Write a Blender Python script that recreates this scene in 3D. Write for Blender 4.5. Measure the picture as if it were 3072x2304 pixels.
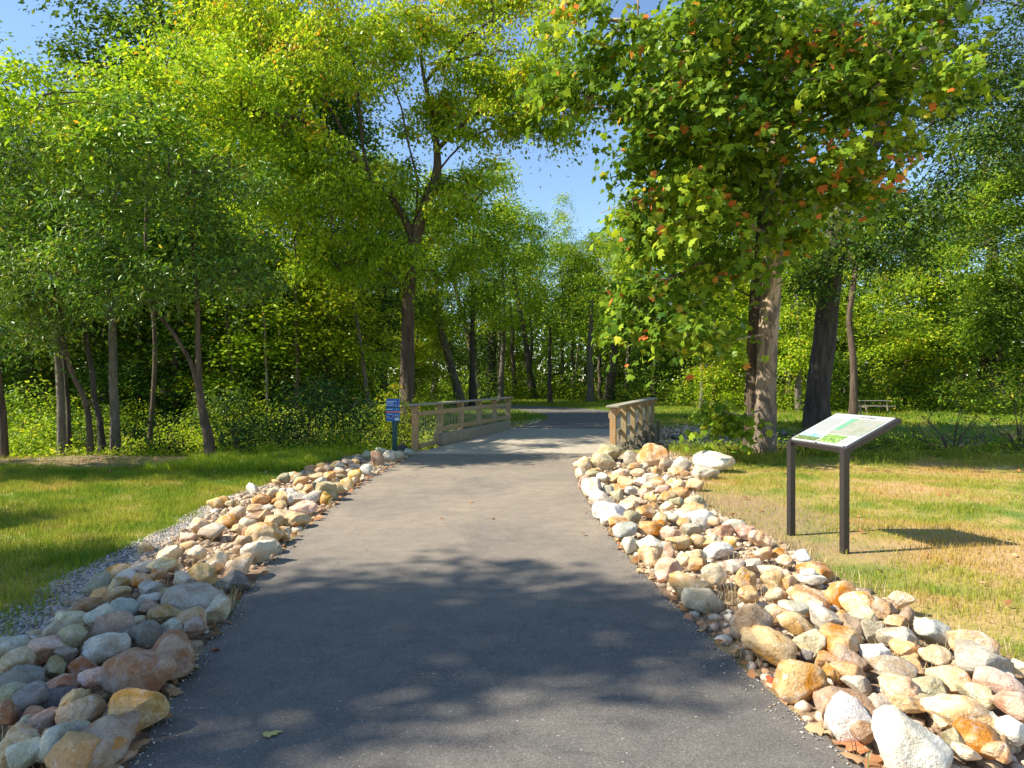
import bpy, math, random
import numpy as np
from mathutils import Vector, Matrix, Euler
R = math.radians
for o in list(bpy.data.objects): bpy.data.objects.remove(o)
SC = bpy.context.scene
COL = SC.collection
# ------------------------------------------------------------------ camera, sky, sun, exposure
F, CX, HY, CH = 2050.0, 1536.0, 1148.0, 1.57          # focal length in photo pixels, centre, horizon row, eye height
cam = bpy.data.cameras.new("camera"); camo = bpy.data.objects.new("camera", cam); COL.objects.link(camo)
cam.sensor_width = 36; cam.lens = 36 * F / 3072; cam.clip_end = 2000; cam.clip_start = 0.05
camo.location = (0, 0, CH); camo.rotation_euler = (R(90) - math.atan((1152 - HY) / F), 0, 0)
SC.camera = camo
SUNV = Vector((-1.05, -0.15, 1.0)).normalized()        # towards the sun
W = bpy.data.worlds.new("World"); SC.world = W; W.use_nodes = True
nt = W.node_tree; sky = nt.nodes.new("ShaderNodeTexSky"); sky.sky_type = 'NISHITA'; sky.sun_disc = False
sky.sun_elevation = math.asin(SUNV.z); sky.sun_rotation = math.atan2(SUNV.x, SUNV.y) % (2 * math.pi)
sky.air_density = 1.0; sky.dust_density = 0.05; sky.ozone_density = 3.0
nt.links.new(sky.outputs[0], nt.nodes["Background"].inputs[0]); nt.nodes["Background"].inputs[1].default_value = 0.12
sl = bpy.data.lights.new("sun", 'SUN'); sl.energy = 5.0; sl.angle = R(0.55); sl.color = (1.0, 0.93, 0.80)
so = bpy.data.objects.new("sun", sl); COL.objects.link(so); so.rotation_euler = SUNV.to_track_quat('Z', 'Y').to_euler()
so.location = (-40, -6, 40)
SC.view_settings.view_transform = 'Standard'; SC.view_settings.look = 'None'
SC.view_settings.exposure = 1.0; SC.view_settings.gamma = 1.0
SC.cycles.max_bounces = 6; SC.cycles.diffuse_bounces = 3; SC.cycles.transmission_bounces = 3; SC.cycles.glossy_bounces = 2
SC.cycles.use_denoising = True

# ------------------------------------------------------------------ helpers
def tag(o, label=None, cat=None, group=None, kind=None):
    for k, v in (('label', label), ('category', cat), ('group', group), ('kind', kind)):
        if v: o[k] = v
    return o
def empty(name, loc=(0, 0, 0)):
    o = bpy.data.objects.new(name, None); COL.objects.link(o); o.location = loc; o.empty_display_size = 0.2; return o
def mesh_obj(name, V, Fc, mat, parent=None, smooth=False, attr=None, loc=None):
    """V (n,3) array, Fc list of equal-length faces array or list of lists"""
    me = bpy.data.meshes.new(name)
    V = np.asarray(V, dtype=np.float32)
    if isinstance(Fc, np.ndarray):
        k = Fc.shape[1]; n = Fc.shape[0]
        me.vertices.add(len(V)); me.vertices.foreach_set("co", V.ravel())
        me.loops.add(n * k); me.loops.foreach_set("vertex_index", Fc.astype(np.int32).ravel())
        me.polygons.add(n); me.polygons.foreach_set("loop_start", np.arange(n, dtype=np.int32) * k)
        try: me.polygons.foreach_set("loop_total", np.full(n, k, dtype=np.int32))
        except Exception: pass
        if smooth: me.polygons.foreach_set("use_smooth", np.ones(n, dtype=bool))
        me.update(calc_edges=True)
    else:
        me.from_pydata(V.tolist(), [], [list(f) for f in Fc]); me.update()
        if smooth:
            for p in me.polygons: p.use_smooth = True
    if attr is not None:
        for nm, a in attr.items():
            at = me.attributes.new(nm, 'FLOAT', 'POINT'); at.data.foreach_set("value", np.asarray(a, dtype=np.float32))
    if mat: me.materials.append(mat)
    o = bpy.data.objects.new(name, me); COL.objects.link(o)
    if parent: o.parent = parent
    if loc is not None: o.location = loc
    return o
class MB:
    """collects boxes, bars and sweeps for ONE mesh"""
    def __init__(s): s.V = []; s.F = []
    def add(s, V, Fc):
        b = len(s.V); s.V += [tuple(v) for v in V]; s.F += [[b + i for i in f] for f in Fc]
    def box(s, c, size, M=None, bev=0.0):
        x, y, z = [d / 2 for d in size]; M = M or Matrix()
        b = min(bev, x * .9, y * .9, z * .9)
        if b <= 0:
            P = [(sx * x, sy * y, sz * z) for sx in (-1, 1) for sy in (-1, 1) for sz in (-1, 1)]
            Fs = [(0, 1, 3, 2), (4, 6, 7, 5), (0, 4, 5, 1), (2, 3, 7, 6), (0, 2, 6, 4), (1, 5, 7, 3)]
            s.add([M @ Vector(p) + Vector(c) for p in P], Fs); return
        import bmesh
        bm = bmesh.new(); bmesh.ops.create_cube(bm, size=1)
        for v in bm.verts: v.co = Vector((v.co.x * 2 * x, v.co.y * 2 * y, v.co.z * 2 * z))
        bmesh.ops.bevel(bm, geom=list(bm.edges), offset=b, segments=1, affect='EDGES')
        bm.verts.ensure_lookup_table(); bm.verts.index_update()
        s.add([M @ v.co + Vector(c) for v in bm.verts], [[v.index for v in f.verts] for f in bm.faces]); bm.free()
    def bar(s, a, b, w, h, up=(0, 0, 1), bev=0.004):
        a = Vector(a); b = Vector(b); d = b - a; L = d.length; y = d.normalized(); x = y.cross(Vector(up)).normalized(); z = x.cross(y)
        M = Matrix((x, y, z)).transposed().to_4x4(); s.box((a + b) / 2, (w, L, h), M, bev)
    def tube(s, pts, rad, n=8, cap=True):
        pts = [Vector(p) for p in pts]; b = len(s.V); m = len(pts)
        rad = rad if hasattr(rad, '__len__') else [rad] * m
        for i, p in enumerate(pts):
            t = (pts[min(i + 1, m - 1)] - pts[max(i - 1, 0)]).normalized()
            u = t.cross(Vector((0.13, 0.97, 0.2)) if abs(t.y) < .9 else Vector((1, 0, 0))).normalized(); v = t.cross(u)
            for k in range(n):
                a = 2 * math.pi * k / n; s.V.append(tuple(p + (u * math.cos(a) + v * math.sin(a)) * rad[i]))
        for i in range(m - 1):
            for k in range(n):
                s.F.append([b + i * n + k, b + i * n + (k + 1) % n, b + (i + 1) * n + (k + 1) % n, b + (i + 1) * n + k])
        if cap: s.F.append([b + k for k in range(n)][::-1]); s.F.append([b + (m - 1) * n + k for k in range(n)])
    def build(s, name, mat, parent=None, smooth=False, loc=None): return mesh_obj(name, s.V, s.F, mat, parent, smooth, loc=loc)

def ss(a, b, x):
    t = np.clip((np.asarray(x, dtype=float) - a) / (b - a), 0, 1); return t * t * (3 - 2 * t)
def wob(x, y, s=1.0):
    return (np.sin(x * 1.3 * s + 1.7 * np.sin(y * .9 * s)) + np.sin(y * 1.7 * s + 1.3 * np.sin(x * 1.1 * s + 2)) + .6 * np.sin((x + y) * 2.9 * s + 1)) / 2.6
def creek(x, y):
    yc = 19.6 + 0.13 * (x - 1); hw = 3.6 + .3 * np.sin(x * .5)
    t = np.clip(1 - np.abs(y - yc) / hw, 0, 1)
    return ss(0, .75, t) * 1.45 * ss(90, 60, np.abs(x))
def H(x, y):
    x = np.asarray(x, dtype=float); y = np.asarray(y, dtype=float)
    z = 0.012 * np.clip(y - 24, 0, 45) - creek(x, y)
    off = ss(2.6, 4.0, np.abs(x - .0)) * ss(0, 3, np.abs(x))
    z = z + off * (0.035 * wob(x * .8, y * .8) + .10 * ss(3, 7, x) * ss(16, 10, y) * 0 )
    return z
def Hs(x, y): return float(H(x, y))
def gpt(px, py, z=0.0):
    Y = F * (CH - z) / (py - HY); return ((px - CX) / F * Y, Y)
def wp(px, py, Y): return ((px - CX) / F * Y, Y, CH - (py - HY) / F * Y)

# ------------------------------------------------------------------ materials
def newmat(name):
    m = bpy.data.materials.new(name); m.use_nodes = True; t = m.node_tree; b = t.nodes["Principled BSDF"]
    return m, t, b
def N(t, ty, **kw):
    n = t.nodes.new(ty)
    for k, v in kw.items():
        if k.startswith('i_'): n.inputs[int(k[2:])].default_value = v
        else: setattr(n, k, v)
    return n
def noise(t, vec, scale, detail=4, rough=.55, dist=0):
    n = N(t, "ShaderNodeTexNoise"); n.inputs['Scale'].default_value = scale; n.inputs['Detail'].default_value = detail
    n.inputs['Roughness'].default_value = rough; n.inputs['Distortion'].default_value = dist
    if vec: t.links.new(vec, n.inputs['Vector'])
    return n.outputs['Fac']
def ramp(t, fac, stops):
    r = N(t, "ShaderNodeValToRGB"); e = r.color_ramp.elements
    while len(e) < len(stops): e.new(.5)
    for i, (p, c) in enumerate(stops): e[i].position = p; e[i].color = (*c, 1) if len(c) == 3 else c
    t.links.new(fac, r.inputs[0]); return r.outputs[0]
def mix(t, fac, a, b, mode='MIX'):
    m = N(t, "ShaderNodeMix", data_type='RGBA', blend_type=mode)
    for s, v in ((0, fac), (6, a), (7, b)):
        if hasattr(v, 'links'): t.links.new(v, m.inputs[s])
        elif s == 0: m.inputs[0].default_value = v
        else: m.inputs[s].default_value = (*v, 1)
    return m.outputs[2]
def bump(t, b, h, strength=.5, dist=.02):
    n = N(t, "ShaderNodeBump"); n.inputs['Strength'].default_value = strength; n.inputs['Distance'].default_value = dist
    t.links.new(h, n.inputs['Height']); t.links.new(n.outputs[0], b.inputs['Normal'])
def wpos(t, scale=(1, 1, 1)):
    g = N(t, "ShaderNodeNewGeometry"); m = N(t, "ShaderNodeMapping"); m.inputs['Scale'].default_value = scale
    t.links.new(g.outputs['Position'], m.inputs[0]); return m.outputs[0]
def opos(t, scale=(1, 1, 1)):
    g = N(t, "ShaderNodeTexCoord"); m = N(t, "ShaderNodeMapping"); m.inputs['Scale'].default_value = scale
    t.links.new(g.outputs['Object'], m.inputs[0]); return m.outputs[0]
def simple(name, col, rough=.7, nscale=8, var=.25, metal=0, bs=.15, stretch=(1, 1, 1)):
    m, t, b = newmat(name); v = opos(t, stretch); n = noise(t, v, nscale, 5)
    c = ramp(t, n, [(.25, [x * (1 - var) for x in col]), (.75, [min(1, x * (1 + var)) for x in col])])
    t.links.new(c, b.inputs['Base Color']); b.inputs['Roughness'].default_value = rough; b.inputs['Metallic'].default_value = metal
    bump(t, b, n, bs, .01); return m

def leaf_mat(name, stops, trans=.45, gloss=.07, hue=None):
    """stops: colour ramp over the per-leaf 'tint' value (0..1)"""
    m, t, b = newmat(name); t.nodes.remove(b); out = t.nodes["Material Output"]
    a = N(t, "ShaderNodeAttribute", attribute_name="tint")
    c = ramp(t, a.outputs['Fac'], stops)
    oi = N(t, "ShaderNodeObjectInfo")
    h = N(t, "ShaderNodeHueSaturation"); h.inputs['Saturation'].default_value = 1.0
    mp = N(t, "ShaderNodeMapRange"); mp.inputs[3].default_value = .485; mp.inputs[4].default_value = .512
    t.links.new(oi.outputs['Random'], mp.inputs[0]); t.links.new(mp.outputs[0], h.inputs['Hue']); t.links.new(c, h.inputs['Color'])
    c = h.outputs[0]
    d = N(t, "ShaderNodeBsdfDiffuse"); tr = N(t, "ShaderNodeBsdfTranslucent"); g = N(t, "ShaderNodeBsdfGlossy"); g.inputs['Roughness'].default_value = .42
    g.inputs['Color'].default_value = (.75, .8, .7, 1)
    t.links.new(c, d.inputs[0])
    yc = mix(t, .6, c, (1.45, 1.3, .6), 'MULTIPLY'); t.links.new(yc, tr.inputs[0])
    m1 = N(t, "ShaderNodeMixShader"); m1.inputs[0].default_value = trans; t.links.new(d.outputs[0], m1.inputs[1]); t.links.new(tr.outputs[0], m1.inputs[2])
    fr = N(t, "ShaderNodeFresnel"); fr.inputs[0].default_value = 1.4
    mm = N(t, "ShaderNodeMath", operation='ADD'); mm.inputs[1].default_value = gloss * .4; t.links.new(fr.outputs[0], mm.inputs[0])
    mm2 = N(t, "ShaderNodeMath", operation='MULTIPLY'); mm2.inputs[1].default_value = gloss * 2.2; t.links.new(mm.outputs[0], mm2.inputs[0])
    m2 = N(t, "ShaderNodeMixShader"); t.links.new(mm2.outputs[0], m2.inputs[0]); t.links.new(m1.outputs[0], m2.inputs[1]); t.links.new(g.outputs[0], m2.inputs[2])
    t.links.new(m2.outputs[0], out.inputs[0]); return m
M = {}
M['leaf_yellow'] = leaf_mat('bright yellow green leaves', [(0, (.09, .19, .012)), (.45, (.31, .46, .02)), (.8, (.54, .62, .03)), (.98, (.68, .56, .05)), (1, (.6, .3, .03))])
M['leaf_mid'] = leaf_mat('mid green leaves', [(0, (.04, .11, .010)), (.5, (.17, .31, .018)), (.9, (.40, .53, .03)), (1, (.54, .46, .05))])
M['leaf_dark'] = leaf_mat('deep green leaves', [(0, (.018, .06, .010)), (.6, (.08, .17, .018)), (1, (.24, .35, .03))], trans=.35)
M['leaf_painted_shade'] = leaf_mat('green leaves with painted shade', [(0, (.008, .035, .012)), (.6, (.028, .085, .025)), (.92, (.07, .17, .03)), (1, (.16, .28, .03))], trans=.25, gloss=.04)  # leaf colour darkened to paint in the shade these bushes stand in
M['leaf_gloss'] = leaf_mat('glossy dark green leaves', [(0, (.035, .10, .012)), (.55, (.15, .28, .02)), (.92, (.36, .50, .03)), (1, (.52, .44, .05))], trans=.40, gloss=.17)
M['leaf_syc'] = leaf_mat('sycamore leaves', [(0, (.04, .12, .014)), (.5, (.17, .32, .025)), (.84, (.42, .56, .04)), (.90, (.56, .54, .05)), (.94, (.78, .34, .07)), (1, (.80, .26, .07))], trans=.46, gloss=.05)
M['leaf_dry'] = leaf_mat('fallen leaves', [(0, (.22, .10, .04)), (.5, (.42, .22, .10)), (.8, (.55, .38, .20)), (1, (.55, .14, .06))], trans=.15, gloss=.05)
M['ground_plants'] = leaf_mat('ground cover leaves', [(0, (.12, .22, .012)), (.5, (.32, .46, .02)), (.85, (.48, .58, .04)), (1, (.60, .52, .06))])

def bark(name, dark, light, scale=6, stretch=.18, patch=None, bs=.9):
    m, t, b = newmat(name); v = opos(t, (1, 1, stretch))
    n = noise(t, v, scale * 3, 6, .6); w = noise(t, v, scale, 5, .6, .6)
    c = ramp(t, w, [(.3, dark), (.7, light)]); c = mix(t, .5, c, ramp(t, n, [(.3, (.25, .25, .25)), (.7, (1, 1, 1))]), 'MULTIPLY')
    if patch:
        v2 = opos(t, (1, 1, .4)); p = noise(t, v2, 5, 4, .6, .4); f = ramp(t, p, [(.46, (0, 0, 0)), (.54, (1, 1, 1))])
        g = N(t, "ShaderNodeTexCoord"); s = N(t, "ShaderNodeSeparateXYZ"); t.links.new(g.outputs['Object'], s.inputs[0])
        mr = N(t, "ShaderNodeMapRange"); mr.inputs[1].default_value = .5; mr.inputs[2].default_value = 4.5; t.links.new(s.outputs[2], mr.inputs[0])
        mu = N(t, "ShaderNodeMath", operation='MULTIPLY'); t.links.new(f, mu.inputs[0]); t.links.new(mr.outputs[0], mu.inputs[1])
        c = mix(t, mu.outputs[0], c, patch)
    t.links.new(c, b.inputs['Base Color']); b.inputs['Roughness'].default_value = .9
    ad = N(t, "ShaderNodeMath", operation='ADD'); t.links.new(n, ad.inputs[0]); t.links.new(w, ad.inputs[1])
    bump(t, b, ad.outputs[0], bs, .07); return m
M['bark_dark'] = bark('dark furrowed bark', (.03, .024, .018), (.13, .10, .075), 9, .14)
M['bark_brown'] = bark('brown ridged bark', (.05, .032, .022), (.21, .145, .095), 8, .14)
M['bark_grey'] = bark('grey smooth bark', (.08, .07, .055), (.25, .21, .16), 5, .4, bs=.5)
M['bark_syc'] = bark('sycamore bark', (.11, .08, .055), (.30, .23, .17), 7, .3, patch=(.56, .42, .27), bs=.6)
M['bark_pale'] = bark('pale dead wood', (.2, .15, .1), (.45, .37, .28), 6, .3, bs=.4)

# turf colour shared by soil sheet and blades (a property of the lawn: dry straw patches and green patches)
def turf(t):
    v = wpos(t, (1, 1, 0)); a = noise(t, v, .55, 4, .6); b2 = noise(t, v, 2.4, 5, .6)
    ad = N(t, "ShaderNodeMath", operation='MULTIPLY_ADD'); t.links.new(b2, ad.inputs[0]); ad.inputs[1].default_value = .5; t.links.new(a, ad.inputs[2])
    g = N(t, "ShaderNodeNewGeometry"); s = N(t, "ShaderNodeSeparateXYZ"); t.links.new(g.outputs['Position'], s.inputs[0])
    mr = N(t, "ShaderNodeMapRange"); mr.inputs[1].default_value = 0; mr.inputs[2].default_value = 2.5; mr.inputs[3].default_value = .115; mr.inputs[4].default_value = 0.0
    t.links.new(s.outputs[0], mr.inputs[0])
    my = N(t, "ShaderNodeMapRange"); my.inputs[1].default_value = 13.5; my.inputs[2].default_value = 20; my.inputs[3].default_value = 0; my.inputs[4].default_value = .18
    t.links.new(s.outputs[1], my.inputs[0])
    mx = N(t, "ShaderNodeMath", operation='MAXIMUM'); t.links.new(mr.outputs[0], mx.inputs[0]); t.links.new(my.outputs[0], mx.inputs[1])
    a2 = N(t, "ShaderNodeMath", operation='ADD'); t.links.new(ad.outputs[0], a2.inputs[0]); t.links.new(mx.outputs[0], a2.inputs[1])
    return a2.outputs[0]
def grass_mat():
    m, t, b = newmat('lawn blades'); t.nodes.remove(b); out = t.nodes["Material Output"]; f = turf(t)
    c = ramp(t, f, [(.64, (.52, .36, .10)), (.76, (.40, .40, .065)), (.88, (.27, .33, .035)), (1, (.16, .28, .03))])
    a = N(t, "ShaderNodeAttribute", attribute_name="tint"); c = mix(t, .7, c, ramp(t, a.outputs['Fac'], [(0, (.55, .6, .5)), (1, (1.35, 1.3, 1.2))]), 'MULTIPLY')
    d = N(t, "ShaderNodeBsdfDiffuse"); tr = N(t, "ShaderNodeBsdfTranslucent"); t.links.new(c, d.inputs[0]); t.links.new(c, tr.inputs[0])
    ms = N(t, "ShaderNodeMixShader"); ms.inputs[0].default_value = .4; t.links.new(d.outputs[0], ms.inputs[1]); t.links.new(tr.outputs[0], ms.inputs[2]); t.links.new(ms.outputs[0], out.inputs[0]); return m
M['grass'] = grass_mat()
def soil_mat():
    m, t, b = newmat('lawn soil'); f = turf(t)
    v = wpos(t, (1, 1, 1)); n = noise(t, v, 30, 6, .7); n2 = noise(t, v, 1.4, 4)
    c = ramp(t, f, [(.62, (.52, .35, .16)), (.76, (.44, .32, .10)), (.88, (.22, .25, .04)), (1, (.13, .20, .03))])
    c = mix(t, .6, c, ramp(t, n, [(.3, (.45, .45, .45)), (.7, (1.25, 1.2, 1.15))]), 'MULTIPLY')
    g = N(t, "ShaderNodeNewGeometry"); s = N(t, "ShaderNodeSeparateXYZ"); t.links.new(g.outputs['Position'], s.inputs[0])
    mr = N(t, "ShaderNodeMapRange"); mr.inputs[1].default_value = -.15; mr.inputs[2].default_value = -.7; t.links.new(s.outputs[2], mr.inputs[0])
    c = mix(t, mr.outputs[0], c, ramp(t, n, [(.35, (.05, .045, .035)), (.65, (.18, .15, .11))]))
    a = N(t, "ShaderNodeAttribute", attribute_name="bare")
    c = mix(t, a.outputs['Fac'], c, ramp(t, n, [(.3, (.13, .085, .05)), (.7, (.42, .28, .16))]))
    t.links.new(c, b.inputs['Base Color']); b.inputs['Roughness'].default_value = .95; bump(t, b, n, .6, .03); return m
M['soil'] = soil_mat()
def asphalt_mat():
    m, t, b = newmat('worn asphalt'); v = wpos(t); n = noise(t, v, 110, 3, .7); n2 = noise(t, v, .8, 5, .6, .5); n3 = noise(t, v, 45, 2)
    vo = N(t, "ShaderNodeTexVoronoi"); vo.inputs['Scale'].default_value = 130; t.links.new(v, vo.inputs['Vector'])
    c = ramp(t, n, [(.3, (.05, .049, .048)), (.55, (.115, .108, .10)), (.72, (.21, .20, .18))])
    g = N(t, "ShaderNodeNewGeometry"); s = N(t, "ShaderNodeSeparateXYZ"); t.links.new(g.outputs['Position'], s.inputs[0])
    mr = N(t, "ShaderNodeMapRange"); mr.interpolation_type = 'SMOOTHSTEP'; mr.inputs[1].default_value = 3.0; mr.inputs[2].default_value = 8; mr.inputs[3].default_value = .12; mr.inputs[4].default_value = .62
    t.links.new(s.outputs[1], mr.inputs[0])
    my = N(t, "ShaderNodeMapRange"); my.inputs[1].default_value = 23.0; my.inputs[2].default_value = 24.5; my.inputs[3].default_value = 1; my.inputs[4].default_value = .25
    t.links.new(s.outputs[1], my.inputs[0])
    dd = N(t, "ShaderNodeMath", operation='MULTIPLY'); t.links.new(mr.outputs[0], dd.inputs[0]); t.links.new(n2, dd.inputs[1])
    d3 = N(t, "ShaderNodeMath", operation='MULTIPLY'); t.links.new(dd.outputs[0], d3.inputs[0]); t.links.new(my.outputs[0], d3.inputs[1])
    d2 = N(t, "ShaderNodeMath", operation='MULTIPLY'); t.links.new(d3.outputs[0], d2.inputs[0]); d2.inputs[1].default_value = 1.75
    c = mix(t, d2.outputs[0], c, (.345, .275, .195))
    cr = noise(t, v, 1.1, 6, .75, 1.2); c = mix(t, .55, c, ramp(t, cr, [(.490, (1, 1, 1)), (.4985, (.45, .43, .42)), (.507, (1, 1, 1))]), 'MULTIPLY')
    n5 = noise(t, v, 4.5, 5, .7); c = mix(t, .8, c, ramp(t, n5, [(.3, (.78, .78, .78)), (.7, (1.18, 1.16, 1.12))]), 'MULTIPLY')
    sp = ramp(t, n3, [(.70, (0, 0, 0)), (.76, (1, 1, 1))]); c = mix(t, sp, c, (.40, .37, .33))
    t.links.new(c, b.inputs['Base Color']); b.inputs['Roughness'].default_value = .85
    bump(t, b, n, .55, .006); return m
M['asphalt'] = asphalt_mat()
def concrete(name, col):
    m, t, b = newmat(name); v = wpos(t); n = noise(t, v, 6, 6, .65); n2 = noise(t, v, 60, 3)
    c = ramp(t, n, [(.3, [x * .7 for x in col]), (.7, col)]); c = mix(t, .4, c, ramp(t, n2, [(.3, (.6, .6, .6)), (.7, (1.1, 1.1, 1.1))]), 'MULTIPLY')
    t.links.new(c, b.inputs['Base Color']); b.inputs['Roughness'].default_value = .9; bump(t, b, n2, .3, .01); return m
M['deck'] = concrete('bridge deck concrete', (.48, .41, .31)); M['concrete'] = concrete('stained concrete', (.36, .31, .22))
def rock_mat():
    m, t, b = newmat('sandstone'); oi = N(t, "ShaderNodeObjectInfo"); tc = N(t, "ShaderNodeTexCoord")
    ad = N(t, "ShaderNodeVectorMath", operation='ADD'); t.links.new(tc.outputs['Object'], ad.inputs[0])
    cb = N(t, "ShaderNodeCombineXYZ"); mu = N(t, "ShaderNodeMath", operation='MULTIPLY'); mu.inputs[1].default_value = 37
    t.links.new(oi.outputs['Random'], mu.inputs[0]); t.links.new(mu.outputs[0], cb.inputs[0]); t.links.new(mu.outputs[0], cb.inputs[1]); t.links.new(cb.outputs[0], ad.inputs[1])
    v = ad.outputs[0]; a = noise(t, v, 4.5, 5, .6, .8); c1 = noise(t, v, 16, 6, .7); c2 = noise(t, v, 60, 4, .7)
    c = oi.outputs['Color']
    c = mix(t, ramp(t, a, [(.42, (0, 0, 0)), (.70, (.8, .8, .8))]), c, (.46, .25, .09)) if False else c
    hs = N(t, "ShaderNodeHueSaturation"); hs.inputs['Hue'].default_value = .485; hs.inputs['Saturation'].default_value = 1.35; hs.inputs['Value'].default_value = .72
    t.links.new(c, hs.inputs['Color']); f = ramp(t, a, [(.46, (0, 0, 0)), (.60, (1, 1, 1))]); c = mix(t, f, c, hs.outputs[0])
    hs2 = N(t, "ShaderNodeHueSaturation"); hs2.inputs['Saturation'].default_value = .55; hs2.inputs['Value'].default_value = 1.12
    t.links.new(c, hs2.inputs['Color']); f2 = ramp(t, c1, [(.52, (0, 0, 0)), (.66, (1, 1, 1))]); c = mix(t, f2, c, hs2.outputs[0])
    c = mix(t, .75, c, ramp(t, c2, [(.25, (.5, .47, .43)), (.5, (1, 1, 1)), (.8, (1.12, 1.1, 1.08))]), 'MULTIPLY')
    cr = noise(t, v, 7, 3, .5, 2.5); f3 = ramp(t, cr, [(.485, (1, 1, 1)), (.50, (.45, .4, .35)), (.515, (1, 1, 1))]); c = mix(t, .45, c, f3, 'MULTIPLY')
    t.links.new(c, b.inputs['Base Color']); b.inputs['Roughness'].default_value = .82
    s2 = N(t, "ShaderNodeMath", operation='MULTIPLY_ADD'); t.links.new(c1, s2.inputs[0]); s2.inputs[1].default_value = 1.6; t.links.new(c2, s2.inputs[2])
    bump(t, b, s2.outputs[0], .65, .026); return m
M['rock'] = rock_mat()
def wood_mat(name, col, s=1.0):
    m, t, b = newmat(name); v = opos(t, (1, 1, .12)); n = noise(t, v, 30 * s, 5, .65); n2 = noise(t, opos(t), 2.2, 4)
    c = ramp(t, n, [(.3, [x * .6 for x in col]), (.7, [x * 1.15 for x in col])])
    c = mix(t, ramp(t, n2, [(.35, (0, 0, 0)), (.7, (.6, .6, .6))]), c, (.33, .29, .20))
    t.links.new(c, b.inputs['Base Color']); b.inputs['Roughness'].default_value = .85; bump(t, b, n, .4, .01); return m
M['wood'] = wood_mat('weathered timber', (.42, .29, .13)); M['wood_orange'] = wood_mat('sawn orange timber', (.50, .28, .11))
M['wood_grey'] = wood_mat('grey weathered cap', (.36, .32, .25)); M['table'] = wood_mat('dark grey table boards', (.17, .17, .14)); M['wood_dark'] = wood_mat('dark brown timber', (.14, .11, .07))  # table boards plain dark grey, beam and retaining timber dark brown
M['bronze'] = simple('dark bronze paint', (.032, .027, .025), .4, 25, .2, 0, .05)
M['wire'] = simple('galvanised wire', (.34, .35, .34), .4, 20, .1, .8, .05)
M['green_post'] = simple('dark green post', (.012, .07, .06), .5, 20, .2)
M['gravel'] = simple('grey gravel', (.26, .25, .25), .9, 9, .6, 0, .4)
def flat(name, col, rough=.5): return simple(name, col, rough, 30, .04, 0, .02)

# ------------------------------------------------------------------ ground sheet
def axis(lo, hi, c, fine, n):
    t = np.linspace(-1, 1, n); k = 3.3
    s = np.sinh(k * t) / np.sinh(k); a = np.where(s < 0, c + s * (c - lo), c + s * (hi - c)); return a
xs = axis(-170, 170, 0, .1, 361); ys = axis(-60, 260, 11, .1, 421)
GX, GY = np.meshgrid(xs, ys); GZ = H(GX, GY)
nx, ny = len(xs), len(ys); idx = np.arange(nx * ny).reshape(ny, nx)
gf = np.stack([idx[:-1, :-1], idx[:-1, 1:], idx[1:, 1:], idx[1:, :-1]], -1).reshape(-1, 4)
LOUT = [gpt(*p) for p in [(-700, 2304), (-200, 2060), (0, 1960), (130, 1880), (230, 1790), (330, 1720), (430, 1660), (560, 1590), (620, 1530), (700, 1490), (850, 1440), (950, 1400), (1080, 1365), (1200, 1350)]]
LIN = [(-1.45, 1.2), (-1.50, 2.3), (-1.54, 2.785), (-1.65, 3.21), (-1.77, 3.87), (-1.97, 4.94), (-2.05, 5.63), (-2.18, 6.82), (-2.26, 8.65), (-2.31, 11.0), (-2.2, 13.3), (-2.1, 14.8)]
RIN = [(1.75, 1.2), (1.52, 2.3), (1.42, 2.785), (1.32, 3.21), (1.24, 3.91), (1.12, 4.94), (1.04, 5.94), (.99, 7.81), (1.0, 9.7), (1.12, 12.2), (1.35, 14.0), (1.9, 14.6)]
ROUT = [gpt(*p) for p in [(3500, 2250), (3072, 2010), (2950, 1950), (2800, 1890), (2650, 1800), (2560, 1760), (2450, 1710), (2350, 1630), (2200, 1570), (2120, 1520), (2080, 1480), (2110, 1400), (2190, 1375)]]
def xint(poly, y):
    p = sorted(poly, key=lambda q: q[1]); return np.interp(y, [q[1] for q in p], [q[0] for q in p])
inl = (GX < xint(LIN, GY) + .05) & (GX > xint(LOUT, GY) - .05) & (GY < 15.5); inr = (GX > xint(RIN, GY) - .05) & (GX < xint(ROUT, GY) + .05) & (GY < 15.2)
bare = np.where(inl | inr, 1.0, 0.0)
# worn litter-covered soil under the left trees
lb = ss(12.0, 13.2, GY + .5 * wob(GX, GY * 2)) * ss(15.5, 14.4, GY) * ss(-3.2, -5.0, GX + .6 * wob(GY, GX)); bare = np.maximum(bare, lb * .95)
ex = (1 - np.clip(np.hypot(GX - 3.0, GY - 6.4) / 1.0, 0, 1)) ; bare = np.maximum(bare, ss(0, .8, ex) * (.6 + .4 * wob(GX * 3, GY * 3)))
hd = np.hypot(GX - 3.2, GY - 9.6); bare = np.maximum(bare, .75 * ss(1.4, .4, np.hypot((GX - 2.9) * .9, (GY - 8.3) * .6)))
ground = mesh_obj('ground', np.stack([GX, GY, GZ], -1).reshape(-1, 3), gf, M['soil'], smooth=True, attr={'bare': np.clip(bare, 0, 1).ravel()})
tag(ground, kind='structure')

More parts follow.
